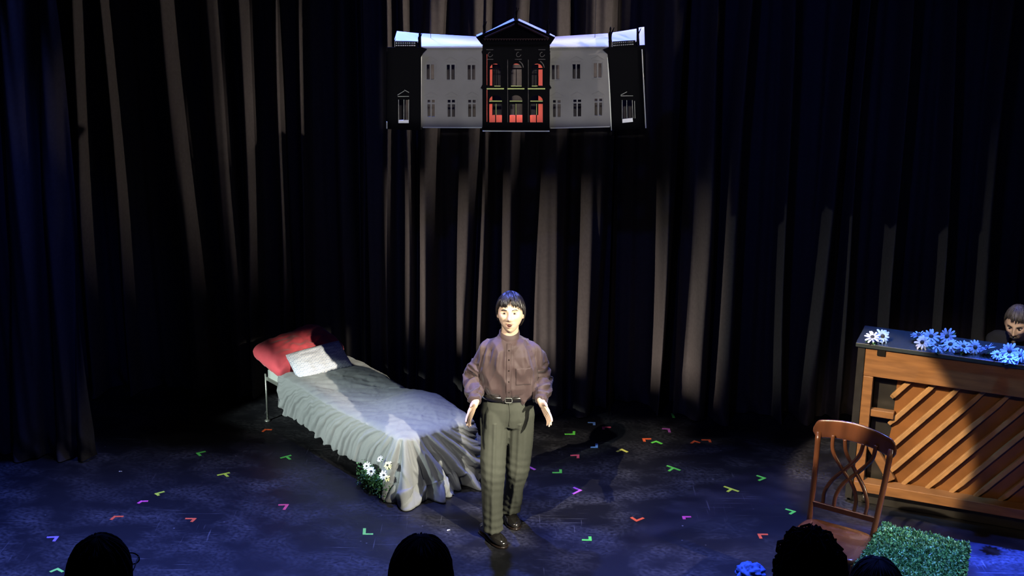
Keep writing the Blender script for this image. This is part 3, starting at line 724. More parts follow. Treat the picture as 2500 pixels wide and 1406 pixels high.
# ------------------------------------------------------------------ house model
def house():
    YC, YW, YP = 9.05, 9.22, 9.10
    c = PY(1260, 318, YC)
    h = thing('model_palace', 'wide palace facade model hanging in mid air before the curtains', 'model building', (c.x, 9.2, c.z))
    k = 1/3.569
    def q(*pts): return [(920+x*k, y*k) for x, y in pts]
    def rect(x0, y0, x1, y1): return q((x0, y0), (x1, y0), (x1, y1), (x0, y1))
    def arch(x0, x1, yt, yb, n=10):
        r = (x1-x0)/2; ry = yb-yt-1; cx = (x0+x1)/2; return q(*[(cx-r*math.cos(PI*i/n), yt+ry-ry*math.sin(PI*i/n)) for i in range(n+1)], (x1, yb), (x0, yb))
    T = 0.018
    # wings with window openings
    LW_up = [(435, 462, 560, 690), (472, 499, 560, 690), (610, 636, 562, 692), (650, 678, 562, 692), (792, 818, 565, 693), (830, 858, 565, 693)]
    LW_lo = []
    for (a, b) in ((443, 467), (480, 505), (618, 642), (655, 681), (797, 822), (835, 862)): LW_lo += [(a, b, 868, 892), (a, b, 906, 1016)]
    RW_up = [(1525, 1549, 565, 690), (1563, 1590, 565, 690), (1706, 1731, 558, 684), (1743, 1771, 558, 684), (1890, 1916, 549, 674), (1930, 1957, 549, 674)]
    RW_lo = []
    for (a, b, dy) in ((1535, 1559, 0), (1575, 1601, 0), (1713, 1739, -5), (1752, 1780, -5), (1897, 1921, -13), (1937, 1962, -13)): RW_lo += [(a, b, 871+dy, 893+dy), (a, b, 905+dy, 1018+dy)]
    wl = part('wing', plate(q((388, 405), (925, 405), (920, 1108), (388, 1108)), [rect(a, y0, b, y1) for a, b, y0, y1 in LW_up+LW_lo], YW, T), M_HGREY, h, False, label='grey lit left wing')
    wr = part('wing', plate(q((1500, 405), (2025, 402), (2045, 1100), (1505, 1115)), [rect(a, y0, b, y1) for a, b, y0, y1 in RW_up+RW_lo], YW, T), M_HGREY, h, False, label='grey lit right wing')
    # raised window surrounds, pediments, sills
    def trimset(parent, xc, y0, y1, half, tri=True, sill=True):
        mb = MB(); Y = YW-T/2-0.0015
        def line(a, b, wd=0.006): 
            a = PY(*q(a)[0], Y); b = PY(*q(b)[0], Y); mb.bar(a, b, 0.005, wd*0.8, (0, 0, 1) if abs(a.x-b.x) > abs(a.z-b.z) else (1, 0, 0))
        line((xc-half, y0-22), (xc+half, y0-22)); line((xc-half-14, y0-34), (xc, y0-66), 0.006); line((xc, y0-66), (xc+half+14, y0-34), 0.006)
        line((xc+half+6, y0-10), (xc+half+6, y1-20), 0.004); line((xc-half-2, y0-10), (xc-half-2, y1-20), 0.004)
        if sill: line((xc-half-8, y1+14), (xc+half+4, y1+14), 0.006)
        part('window_surround', mb, M_HGREY, h, False, parent)
    for xc, y0, y1 in ((467, 560, 690), (644, 562, 692), (825, 565, 693)): trimset(wl, xc, y0, y1, 42)
    for xc, y0, y1 in ((474, 868, 1016), (650, 868, 1016), (830, 868, 1016)): trimset(wl, xc, y0, y1, 42, sill=False)
    for xc, y0, y1 in ((1557, 565, 690), (1738, 558, 684), (1923, 549, 674)): trimset(wr, xc, y0, y1, 42)
    for xc, y0, y1 in ((1568, 871, 1018), (1746, 866, 1013), (1930, 858, 1005)): trimset(wr, xc, y0, y1, 42, sill=False)
    for x0, x1, ya, yb in ((400, 915, 418, 418), (1512, 2015, 416, 412)):   # dentil cornices
        mb = MB(); n = 26
        for i in range(n):
            x = x0+(x1-x0)*i/n; y = ya+(yb-ya)*i/n; a = PY(*q((x, y+10))[0], YW-0.016); mb.box(a, (0.006, 0.014, 0.007))
        a = PY(*q((x0, ya))[0], YW-0.016); b = PY(*q((x1, yb))[0], YW-0.016); mb.bar(a, b, 0.02, 0.006)
        part('cornice', mb, M_HGREY, h, False)
    # roofs: white boards leaning back
    def slab(pts, th=0.012, nm='roof', m_=M_HWHITE, label=None, parent=None):
        V = [PY(*q((x, y))[0], Y) for x, y, Y in pts]; n_ = (V[1]-V[0]).cross(V[-1]-V[0]).normalized()
        if n_.y > 0: n_ = -n_
        mb = MB(); n = len(V); mb.add(V+[v-n_*th for v in V], [tuple(range(n)), tuple(range(2*n-1, n-1, -1))]+[(i, (i+1) % n, n+(i+1) % n, n+i) for i in range(n)])
        return part(nm, mb, m_, h, False, parent, label)
    slab([(385, 290, YW+0.10), (870, 318, YW+0.10), (925, 350, YW+0.08), (925, 403, YW-0.02), (388, 403, YW-0.02)], label='white roof of the left wing')
    slab([(1500, 330, YW+0.09), (1555, 318, YW+0.10), (2015, 290, YW+0.10), (2020, 400, YW-0.02), (1503, 403, YW-0.02)], label='white roof of the right wing')
    slab([(175, 270, YP+0.10), (366, 290, YP+0.10), (360, 360, YP+0.02), (150, 354, YP+0.02)], label='blue-tinted roof of the left pavilion')
    slab([(2040, 285, YP+0.10), (2262, 250, YP+0.10), (2262, 352, YP+0.02), (2050, 362, YP+0.02)], label='white roof of the right pavilion')
    slab([(2282, 240, YP+0.10), (2330, 234, YP+0.10), (2334, 390, YP+0.02), (2290, 392, YP+0.02)], label='white roof end at the right edge')
    # pavilions
    pv = part('pavilion', plate(q((92, 412), (395, 412), (437, 428), (405, 460), (385, 500), (385, 1135), (88, 1122)), [rect(190, 868, 232, 1046), rect(240, 868, 280, 1046)], YP, T), M_HBLACK, h, False, label='dark left pavilion')
    part('door_base', plate(rect(188, 1046, 278, 1071), [], YP-0.012, 0.01), M_HWHITE, h, False, pv)
    pv2 = part('pavilion', plate(q((1968, 432), (2020, 412), (2335, 395), (2345, 1118), (2048, 1135), (2030, 700), (2010, 470)), [rect(2138, 872, 2172, 1034), rect(2182, 872, 2222, 1030)], YP, T), M_HBLACK, h, False, label='dark right pavilion')
    part('door_base', plate(q((2138, 1038), (2228, 1028), (2232, 1060), (2140, 1070)), [], YP-0.012, 0.01), M_HWHITE, h, False, pv2)
    for pvx, lines in ((pv, [((180, 828), (240, 792)), ((240, 784), (280, 806)), ((182, 840), (280, 840)), ((236, 868), (236, 1046)), ((190, 868), (190, 1046)), ((278, 868), (278, 1046))]),
                       (pv2, [((2125, 835), (2232, 835)), ((2125, 828), (2180, 800)), ((2177, 872), (2180, 1034)), ((2225, 872), (2232, 1030)), ((2137, 872), (2138, 1034)), ((2245, 880), (2250, 1030))])):
        mb = MB()
        for a, b in lines:
            a = PY(*q(a)[0], YP-0.013); b = PY(*q(b)[0], YP-0.013); mb.bar(a, b, 0.006, 0.0035, (0, 0, 1) if abs(a.x-b.x) > abs(a.z-b.z) else (1, 0, 0))
        part('door_surround', mb, mat('grey door trim', (0.30, 0.30, 0.27), 0.7), h, False, pvx)
    # balustrades with little holes
    for x0, x1, y0, y1, ya in ((158, 350, 362, 408, 0), (2055, 2250, 362, 408, -12)):
        holes = []
        n = 11
        for i in range(n):
            xx = x0+8+(x1-x0-16)*i/n; dy = ya*(i/n); holes += [rect(xx, y0+6+dy, xx+9, y0+19+dy), rect(xx, y0+28+dy, xx+9, y0+40+dy)]
        part('balustrade', plate(q((x0, y0), (x1, y0+ya), (x1, y1+ya+6), (x0, y1+6)), holes, YP, 0.01), M_HBLACK, h, False)
        slab([(x0-4, y0, YP+0.03), (x1, y0+ya, YP+0.03), (x1, y1+ya, YP+0.02), (x0-4, y1, YP+0.02)], 0.006, 'roof_skirt')
    # finial statues
    def statue(x, yb, yt, Y, wd=1.0):
        a = PY(*q((x, yb))[0], Y); b = PY(*q((x, yt))[0], Y); Hh = b.z-a.z; mb = MB()
        prof = [(0, .14), (.10, .14), (.12, .09), (.3, .10), (.34, .15), (.40, .09), (.52, .13), (.66, .15), (.74, .12), (.80, .05), (.86, .075), (.93, .07), (1.0, .01)]
        mb.tube([a+Z3*(t*Hh) for t, r in prof], [max(r*Hh*0.62*wd, 0.002) for t, r in prof], 12, 0.8)
        mb.capsule(a+Z3*Hh*0.70+Vector((0.06*Hh, 0, 0)), a+Z3*Hh*0.95+Vector((0.16*Hh, 0, 0)), 0.03*Hh, 0.02*Hh, 8)
        part('statue', mb, M_HBLACK, h)
    statue(1215, 195, 62, YC); statue(935, 320, 180, YC); statue(1490, 320, 170, YC)
    statue(372, 425, 285, YP, 1.15); statue(2030, 430, 232, YP, 0.95); statue(2270, 400, 240, YP, 0.8); statue(152, 410, 330, YP, 0.5)
    # centre block
    doors = []
    for x0, x1 in ((980, 1090), (1157, 1268), (1335, 1446)): doors += [arch(x0, x1, 828, 876), rect(x0, 903, (x0+x1)/2-4, 1068), rect((x0+x1)/2+4, 903, x1, 1068)]
    ups = []
    for x0, x1 in ((985, 1080), (1168, 1262), (1350, 1444)): ups += [arch(x0, (x1), 552, 594, 10), rect(x0, 602, (x0+x1)/2-3, 748), rect((x0+x1)/2+3, 602, x1, 748)]
    ctr = part('centre_facade', plate(q((922, 372), (1507, 372), (1507, 440), (1512, 450), (1505, 470), (1505, 738), (1522, 765), (1505, 772), (1505, 1142), (920, 1142), (920, 772), (905, 765), (920, 738), (920, 470), (912, 450), (920, 440)), doors+ups+[rect(957, 780, 963, 1064), rect(957, 470, 962, 745)], YC, T), M_HBLACK, h, False, label='black centre block with arched doors')
    part('pediment', plate(q((915, 385), (865, 322), (1215, 172), (1552, 325), (1512, 385)), [], YC-0.02, 0.035), M_HBLACK, h, False)
    mb = MB()
    for a, b in (((940, 330), (1200, 215)), ((1230, 212), (1500, 338)), ((930, 348), (1500, 348))):
        a = PY(*q(a)[0], YC-0.042); b = PY(*q(b)[0], YC-0.042)
        for i in range(24):
            p = a.lerp(b, (i+0.5)/24); mb.box(p, (0.005, 0.008, 0.006))
        mb.bar(a+Z3*0.006, b+Z3*0.006, 0.008, 0.004)
    part('pediment_moulding', mb, mat('dark brown moulding', (0.05, 0.02, 0.015), 0.7), h, False)
    slab([(948, 282, YC+0.02), (1190, 158, YC+0.02), (1200, 186, YC-0.03), (948, 305, YC-0.03)], label='left pediment roof strip')
    slab([(1236, 162, YC+0.02), (1475, 270, YC+0.02), (1475, 298, YC-0.03), (1236, 190, YC-0.03)], label='right pediment roof strip')
    slab([(866, 305, YC+0.02), (918, 282, YC+0.02), (918, 306, YC-0.03), (872, 326, YC-0.03)], label='left eave tip')
    slab([(1508, 290, YC+0.02), (1552, 312, YC+0.02), (1545, 330, YC-0.03), (1508, 314, YC-0.03)], label='right eave tip')
    # trim lines and back wall seen through the arches
    mb = MB(); Y = YC-0.014
    for a, b, wd in (((957, 773), (1107, 773), .007), ((1137, 773), (1286, 773), .007), ((1315, 773), (1466, 773), .007), ((980, 881), (1090, 881), .005), ((1157, 881), (1267, 881), .005), ((1337, 881), (1446, 881), .005)):
        mb = MB(); mb.bar(PY(*q(a)[0], Y), PY(*q(b)[0], Y), 0.01, wd); part('sill_line', mb, M_HGREEN, h, False, ctr)
    for x0, x1 in ((1024, 1078), (1168, 1262), (1350, 1400)): mb = MB(); mb.bar(PY(*q((x0, 750))[0], Y), PY(*q((x1, 750))[0], Y), 0.008, 0.004); part('sill_line', mb, M_HGREEN, h, False, ctr)
    for x in (1038, 1212, 1392): mb = MB(); mb.bar(PY(*q((x, 905))[0], Y), PY(*q((x, 1000))[0], Y), 0.006, 0.003, (1, 0, 0)); part('mullion', mb, M_HGREEN, h, False, ctr)
    mb = MB()
    for x in (1140, 1320): mb.bar(PY(*q((x, 520))[0], Y), PY(*q((x, 1065))[0], Y), 0.006, 0.0025, (1, 0, 0))
    for xc in (985, 1232, 1438):
        for y in (433, 517): mb.bar(PY(*q((xc-30, y))[0], Y), PY(*q((xc+30, y))[0], Y), 0.006, 0.003)
        pts = [PY(*q((xc+24*math.cos(a)*(1-a/9), 475+20*math.sin(a)))[0], Y) for a in [i*0.4 for i in range(14)]]; mb.tube(pts, 0.0018, 6)
    for x0, x1 in ((1168, 1262), (1350, 1444)):
        pts = [PY(*q(((x0+x1)/2+62*math.cos(a), 600-72*math.sin(a)))[0], Y) for a in [0.15+i*0.1 for i in range(11)]]; mb.tube(pts, 0.003, 6)
    part('pilaster_ornament', mb, mat('dim grey ornament', (0.09, 0.08, 0.075), 0.7), h, False, ctr)
    part('back_wall', plate(rect(950, 440, 1475, 1078), [rect(1006, 560, 1408, 752), rect(1006, 826, 1408, 1003)], YC+0.07, 0.01), M_HRED, h, False, label='salmon red inner wall')
    mb = MB()
    for x0, x1, y0, y1 in ((1010, 1050, 580, 752), (1370, 1405, 580, 752), (1010, 1090, 880, 1003), (1340, 1400, 880, 1003), (1160, 1205, 905, 1003)):
        mb = MB()
        for a, b, ud in (((x0, y0), (x1, y0), (0, 0, 1)), ((x0, y0), (x0, y1), (1, 0, 0)), ((x1, y0), (x1, y1), (1, 0, 0))):
            mb.bar(PY(*q(a)[0], YC+0.05), PY(*q(b)[0], YC+0.05), 0.006, 0.005, ud)
        part('inner_door_frame', mb, M_HBLACK, h, False)
    # pale cut edges of the boards
    mb = MB()
    for a, b, Y in (((388, 470), (382, 1128), YP+0.012), ((2012, 500), (2046, 1135), YP+0.012), ((2310, 430), (2344, 1115), YP-0.012), ((88, 1060), (88, 1120), YP-0.012)):
        mb.bar(PY(*q(a)[0], Y), PY(*q(b)[0], Y), 0.012, 0.007, (1, 0, 0))
    for a, b, Y in (((400, 1108), (915, 1110), YW), ((1512, 1114), (2030, 1102), YW), ((922, 1140), (1505, 1142), YC-0.006)):
        mb.bar(PY(*q(a)[0], Y), PY(*q(b)[0], Y), 0.022, 0.007)
    part('board_edge', mb, M_HEDGEW, h, False)
    # side returns, floor board and back spine so that the model is a shallow box
    mb = MB(); a = PY(*q((922, 1138))[0], YC); b = PY(*q((1505, 1140))[0], YC)
    for x in (a.x+0.01, b.x-0.01): mb = MB(); mb.box((x, YC+0.10, a.z+0.25), (0.012, 0.18, 0.50)); part('side_return', mb, M_HBLACK, h, False)
    for x, y in ((470, 330), (1215, 180), (1900, 330)):
        mb = MB(); a = PY(*q((x, y))[0], YW+0.06); mb.tube([a, Vector((a.x, a.y, 5.6))], 0.0016, 6); part('hanging_wire', mb, M_WIRE, h)
    # unseen lamps added inside the centre block to brighten the red wall
    for lx in (1122, 1302):
        for ly in (640, 950):
            ld = bpy.data.lights.new('palace_added_lamp', 'POINT'); ld.energy = 0.30; ld.color = (1, 0.85, 0.7); ld.shadow_soft_size = 0.02
            lo = bpy.data.objects.new('palace_added_lamp', ld); COL.objects.link(lo); lo.location = PY(*q((lx, ly))[0], YC+0.03)
house()

# ------------------------------------------------------------------ piano
def piano():
    zt = 1.19; A = P(2107, 836, zt); B = P(2500, 889, zt); A.z = 0; B.z = 0
    ux = (B-A).normalized(); uy = Vector((-ux.y, ux.x, 0))  # uy away from the camera
    Lp, D = 1.46, 0.60
    root = thing('upright_piano', 'upright piano seen from its open wooden back, at the right edge', 'piano', A)
    def p(a, d, z): return A+ux*a+uy*d+Z3*z
    R = Matrix((ux, uy, Z3)).transposed()
    def bx(a0, a1, d0, d1, z0, z1):
        mb = MB(); mb.box(p((a0+a1)/2, (d0+d1)/2, (z0+z1)/2), (a1-a0, d1-d0, z1-z0), R); return mb
    def add(nm, mb, m_, label=None, bev=0.004, parent=None): return auto_bevel(part(nm, mb, m_, root, False, parent, label), bev)
    add('side_panel', bx(-0.03, 0.02, -0.005, 0.34, 0.03, zt-0.03), M_PCASE); add('side_panel', bx(Lp, Lp+0.04, -0.005, 0.34, 0.03, zt-0.03), M_PCASE)
    add('side_arm', bx(-0.03, 0.02, 0.34, D, 0.55, 0.75), M_PCASE); add('side_arm', bx(Lp, Lp+0.04, 0.34, D, 0.55, 0.75), M_PCASE)
    add('lid', bx(-0.045, Lp+0.055, -0.02, 0.37, zt-0.03, zt), M_LID)
    add('front_panel', bx(0.02, Lp, 0.30, 0.33, 0.08, zt-0.03), M_PCASE)
    add('key_bed', bx(0.02, Lp, 0.33, D, 0.60, 0.64), M_PCASE)
    add('keyboard', bx(0.06, Lp-0.04, 0.42, D-0.02, 0.64, 0.66), M_IVORY)
    # back frame
    add('top_plank', bx(0.022, Lp-0.002, 0.0, 0.06, 0.955, zt-0.032), M_PWOOD)
    add('side_post', bx(0.022, 0.088, 0.0, 0.07, 0.13, 0.953), M_PWOOD); add('side_post', bx(Lp-0.09, Lp-0.002, 0.0, 0.07, 0.13, 0.953), M_PWOOD)
    add('bottom_beam', bx(0.03, Lp-0.01, -0.035, 0.07, 0.108, 0.18), M_PWOOD)
    add('plinth', bx(0.0, Lp, 0.03, 0.30, 0.0, 0.083), M_PCASE)
    # soundboard with mitred corners
    sb = [(0.24, 0.955), (Lp-0.09, 0.955), (Lp-0.09, 0.165), (0.235, 0.165), (0.20, 0.29), (0.235, 0.60)]
    mb = MB(); n = len(sb); mb.add([p(a, 0.085, z) for a, z in sb]+[p(a, 0.10, z) for a, z in sb], [tuple(range(n)), tuple(range(2*n-1, n-1, -1))]+[(i, (i+1) % n, n+(i+1) % n, n+i) for i in range(n)])
    add('soundboard', mb, M_SBOARD, bev=0.001)
    add('inner_case', bx(0.089, Lp-0.091, 0.105, 0.12, 0.14, 0.95), M_PCASE)
    add('corner_block', bx(0.089, 0.245, 0.015, 0.07, 0.66, 0.71), M_PWOOD)
    mb = MB(); mb.bar(p(0.11, 0.05, 0.44), p(0.27, 0.05, 0.20), 0.06, 0.045, tuple(uy)); add('corner_brace', mb, M_PWOOD)
    # diagonal ribs
    for k in range(12):
        a0 = 0.345+0.160*(k-4); z0 = 0.172; a1 = a0+0.63; z1 = 0.953
        # clip to the board
        s = Vector((a0, z0)); e = Vector((a1, z1)); d = e-s
        t0, t1 = 0.0, 1.0
        if s.x < 0.215: t0 = (0.215-s.x)/d.x
        if e.x > Lp-0.10: t1 = (Lp-0.10-s.x)/d.x
        if t1-t0 < 0.10: continue
        q0 = s+d*t0; q1 = s+d*t1; mb = MB()
        prof = [(0, .4), (.05, .5), (.11, 1), (.89, 1), (.95, .5), (1, .4)]
        pts = [p(q0.x+(q1.x-q0.x)*t, 0.070-0.012*hh, q0.y+(q1.y-q0.y)*t) for t, hh in prof]
        mb.tube(pts, [0.0235*(0.7+0.3*hh) for t, hh in prof], 4, 1.0, side=tuple((uy+(ux*0.77-Z3*0.63)).normalized())); auto_bevel(part('rib', mb, M_PRIB, root, False), 0.004)
        for a in (0.10, 1.30): add('lid_latch', bx(a, a+0.055, -0.012, -0.001, zt-0.075, zt-0.032), M_PCASE, bev=0.002)
    for a in (0.10, Lp-0.10):
        mb = MB(); mb.tube([p(a-0.015, 0.02, 0.045), p(a+0.015, 0.02, 0.045)], 0.03, 14); mb.bar(p(a, 0.02, 0.05), p(a, 0.02, 0.086), 0.03, 0.03); part('caster', mb, M_PCASE, root)
    # flowers on the lid
    F = [(2130, 824.5, 'white', 'white daisy at the left end of the piano lid'), (2154, 821, 'blue', 'blue-lit daisy beside the white one at the left end of the piano lid'),
         (2243, 820, 'blue', 'blue-lit daisy, first of the long row on the piano lid'), (2252, 836, 'white', 'whitish flower at the near edge under the start of the long row'),
         (2273, 823, 'blue', 'large blue-lit bloom in the row, right of the whitish one'), (2284, 846, 'blue', 'small blue-lit daisy near the lid edge left of the tallest one'),
         (2314, 822, 'blue', 'tallest blue-lit daisy standing up at the back of the row'), (2321, 843, 'blue', 'blue-lit daisy with dark centre facing the stage below the tallest'),
         (2351, 848, 'blue', 'blue-lit daisy right of the dark-centred one'), (2379, 848, 'blue', 'blue-lit daisy in the middle of the lid, between two similar ones'),
         (2411, 852, 'blue', 'blue-lit daisy in front of the pianist left shoulder'), (2434, 866, 'blue', 'blue-lit daisy near the lid edge with small dark centre'),
         (2465, 858, 'blue', 'large blue-lit daisy in front of the pianist chin'), (2464, 876, 'blue', 'small blue-lit flower at the lid edge beneath a large one'), (2494, 870, 'blue', 'blue-lit daisy cut by the right edge of the photo')]
    for k, (px, py, kind, lb) in enumerate(F):
        sc = 1.35 if kind == 'blue' else 1.3
        if 'small' in lb: sc = 1.0
        if 'large' in lb or 'tallest' in lb: sc = 1.45
        c = P(px, py, zt+0.030*sc+0.005)
        flower(c, kind, k % 2, sc, (0.55+0.55*math.sin(k*2.3), 0.5*math.sin(k*1.7), -0.35+1.2*math.sin(k*3.1)), lb, 'artificial daisies on the piano lid')
    return A, ux, uy, p, zt
PA, PUX, PUY, pp_, PZT = piano()

# ------------------------------------------------------------------ chair
def chair():
    bl = P(1975, 1262, 0.45); br = P(2132, 1305, 0.45); s = (br-bl); s.z = 0; wdt = s.length; s.normalize()  # s: toward camera right
    f = Vector((s.y, -s.x, 0));  # forward (toward the camera left)
    if f.y > 0: f = -f
    O = (bl+br)/2; O.z = 0
    root = thing('dining_chair', 'dark cherry wood dining chair with woven ribbon splat back', 'chair', O)
    def p(a, b, z): return O+s*a+f*b+Z3*z
    hb, hf = wdt/2+0.012, wdt/2+0.04; dp = 0.41
    # seat: slightly saddled plate with rounded corners
    mb = MB(); n = 40
    def outline(t, inset=0.0):
        a = 2*PI*t; ca, sa = math.cos(a), math.sin(a); e = 0.30
        x = math.copysign(abs(ca)**e, ca); y = math.copysign(abs(sa)**e, sa)
        yy = (y+1)/2*dp-0.01; hw = hb+(hf-hb)*(yy/dp)-inset; return x*hw, yy*(1-inset/dp)+inset*0.5
    rows = [(0.0, 0.418), (0.0, 0.430), (0.004, 0.444), (0.016, 0.450), (0.06, 0.446), (0.12, 0.442)]
    V = []; 
    for ins, z in rows:
        for i in range(n): x, y = outline(i/n, ins); V.append(p(x, y, z))
    F = [(i*n+j, i*n+(j+1) % n, (i+1)*n+(j+1) % n, (i+1)*n+j) for i in range(len(rows)-1) for j in range(n)]
    F += [tuple(range(n-1, -1, -1)), tuple((len(rows)-1)*n+j for j in range(n))]
    mb.add(V, F); part('seat', mb, M_CHERRY, root)
    mb = MB()
    for a, b in ((p(-hb+0.02, 0.02, 0.39), p(hb-0.02, 0.02, 0.39)), (p(-hf+0.03, dp-0.04, 0.39), p(hf-0.03, dp-0.04, 0.39)), (p(-hb+0.01, 0.02, 0.39), p(-hf+0.025, dp-0.04, 0.39)), (p(hb-0.01, 0.02, 0.39), p(hf-0.025, dp-0.04, 0.39))): mb.bar(a, b, 0.02, 0.055)
    part('apron', mb, M_CHERRY, root, False)
    for sg in (-1, 1):
        mb = MB(); mb.bar(p(sg*(hf-0.03), dp-0.04, 0.42), p(sg*(hf-0.025), dp-0.035, 0.0), 0.034, 0.034); auto_bevel(part('leg', mb, M_CHERRY, root, False), 0.004)
        mb = MB(); mb.bar(p(sg*(hb-0.02), 0.01, 0.42), p(sg*(hb-0.015), -0.05, 0.0), 0.030, 0.034); auto_bevel(part('leg', mb, M_CHERRY, root, False), 0.004)
    for sg in (-1, 1):
        mb = MB(); mb.bar(p(sg*(hb-0.03), 0.0, 0.16), p(sg*(hf-0.03), dp-0.05, 0.16), 0.018, 0.025); part('stretcher', mb, M_CHERRY, root, False)
    top_z = 1.0; lean = 0.11
    def back(a, z): # point on the back plane
        t = (z-0.45)/(top_z-0.45); return p(a*(1+0.14*t), -0.005-lean*t-0.012*math.sin(PI*t), z)
    for sg in (-1, 1):
        mb = MB(); pts = [back(sg*(hb-0.015), 0.40+0.575*i/8) for i in range(9)]
        mb.tube(pts, 0.0185, 10, 0.95, side=tuple(s)); part('back_post', mb, M_CHERRY, root)
    # crest rail: wide curved plank with rounded ends
    V = []; F = []; nu, nv = 36, 10; hw = hb+0.045
    for i in range(nu+1):
        u = i/nu*2-1; arc = 0.035*(1-u*u)-0.01*u; endr = math.sqrt(max(0, 1-max(0, (abs(u)-0.86)/0.14)**2))
        hh = 0.062*max(endr, 0.30)*(1-0.04*abs(u))
        for j in range(nv*2):
            a = 2*PI*j/(nv*2); zz = math.copysign(abs(math.sin(a))**0.7, math.sin(a))*hh; dd = math.cos(a)*0.012
            q = back(u*hw/1.14, top_z-0.025); V.append(q+Z3*(arc+zz)+f*(dd-0.03*(1-u*u)))
    m2 = nv*2
    for i in range(nu):
        for j in range(m2): F.append((i*m2+j, i*m2+(j+1) % m2, (i+1)*m2+(j+1) % m2, (i+1)*m2+j))
    F += [tuple(range(m2-1, -1, -1)), tuple(nu*m2+j for j in range(m2))]
    mb = MB(); mb.add(V, F); part('crest_rail', mb, M_CHERRY, root)
    mb = MB(); mb.bar(back(-hb+0.02, 0.535), back(hb-0.02, 0.535), 0.022, 0.036); auto_bevel(part('lower_rail', mb, M_CHERRY, root, False), 0.003)
    # interlaced splat ribbons
    def ribbon(pts, off):
        # smooth through control points
        P_ = []
        cps = [pts[0]]+pts+[pts[-1]]
        for k in range(1, len(cps)-2):
            for i in range(8):
                t = i/8; a, b, c, d = cps[k-1], cps[k], cps[k+1], cps[k+2]
                f_ = lambda i_: 0.5*((2*b[i_])+(-a[i_]+c[i_])*t+(2*a[i_]-5*b[i_]+4*c[i_]-d[i_])*t*t+(-a[i_]+3*b[i_]-3*c[i_]+d[i_])*t**3)
                P_.append((f_(0), f_(1)))
        P_.append(pts[-1]); n_ = len(P_)
        mb = MB(); mb.tube([back(a, z)+f*(off*math.sin(i/n_*PI*2.0)) for i, (a, z) in enumerate(P_)], 0.0128, 8, 0.85, side=tuple(s)); part('splat_ribbon', mb, M_CHERRY, root)
    for sg in (-1, 1):
        ribbon([(-sg*0.118, 0.975), (-sg*0.108, 0.88), (-sg*0.045, 0.785), (sg*0.025, 0.70), (sg*0.058, 0.62), (sg*0.062, 0.545)], 0.008*sg)
        ribbon([(-sg*0.052, 0.965), (-sg*0.036, 0.88), (sg*0.030, 0.785), (sg*0.095, 0.70), (sg*0.132, 0.62), (sg*0.132, 0.545)], -0.008*sg)
    return O, s, f
CO, CS, CF = chair()

# ------------------------------------------------------------------ boxwood block
def hedge():
    zt = 0.47; a = P(2158, 1278, zt); b = P(2366, 1328, zt); c = P(2086, 1384, zt)
    u = b-a; v = c-a; O = (a+b+(c-a)*2)/2; ctr = a+u/2+v/2
    root = thing('boxwood_block', 'square block of clipped green boxwood foliage beside the chair', 'topiary', (ctr.x, ctr.y, 0))
    un = u.normalized(); vn = v.normalized()
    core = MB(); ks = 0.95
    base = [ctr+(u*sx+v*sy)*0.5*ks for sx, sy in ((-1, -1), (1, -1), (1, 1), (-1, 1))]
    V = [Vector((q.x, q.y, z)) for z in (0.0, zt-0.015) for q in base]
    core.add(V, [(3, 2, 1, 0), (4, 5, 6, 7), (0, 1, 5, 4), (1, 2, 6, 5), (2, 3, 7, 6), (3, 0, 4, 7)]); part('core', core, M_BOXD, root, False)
    rnd = random.Random(5); mb = MB()
    def leaf(c0, nrm):
        d = (nrm*0.8+Vector((rnd.gauss(0, .8), rnd.gauss(0, .8), rnd.gauss(0, .8)))).normalized(); s = d.cross(Vector((rnd.gauss(0, 1), rnd.gauss(0, 1), rnd.gauss(0, 1)))).normalized(); nn = d.cross(s)
        L_ = rnd.uniform(0.015, 0.026); c0 = c0+nrm*rnd.uniform(-0.012, 0.010)
        q = [c0, c0+d*L_*0.45+s*L_*0.33, c0+d*L_, c0+d*L_*0.45-s*L_*0.33, c0+d*L_*0.5+nn*L_*0.12]
        if min(t.z for t in q) < 0.002: return
        mb.add(q, [(0, 1, 4), (1, 2, 4), (2, 3, 4), (3, 0, 4)])
    for k in range(15000):
        x, y = rnd.uniform(-.5, .5), rnd.uniform(-.5, .5); e = 0.014*noise.noise(Vector((x*9, y*9, 0))); leaf(ctr+u*x+v*y+Z3*(-0.008+e), Z3)
    for ax, other, sg in ((u, v, -1), (u, v, 1), (v, u, -1), (v, u, 1)):
        nn = ax.normalized()*sg
        for k in range(5200):
            y, z = rnd.uniform(-.5, .5), rnd.uniform(0.01, zt-0.01); leaf(Vector((0, 0, z))+Vector((ctr.x, ctr.y, 0))+ax*sg*0.49+Vector((other.x, other.y, 0))*y, nn)
    part('foliage', mb, M_BOX, root, False)
hedge()

# blue gauze bundle at the front edge
c = P(1832, 1398, 0.05); mb = MB()
mb.ellipsoid((c.x, c.y, 0.055), (0.085, 0.07, 0.055), None, 60, 36, lambda p, d: p*(1+0.34*noise.noise(d*2.3)+0.10*noise.noise(d*6)))
mb.v = [(x, y, max(z, 0.002)) for x, y, z in mb.v]
tag(link('cloth_bundle', mb, M_BLUEC, origin=(c.x, c.y, 0)), 'blue crumpled gauzy bundle on the floor at the front edge, left of the chair', 'cloth')

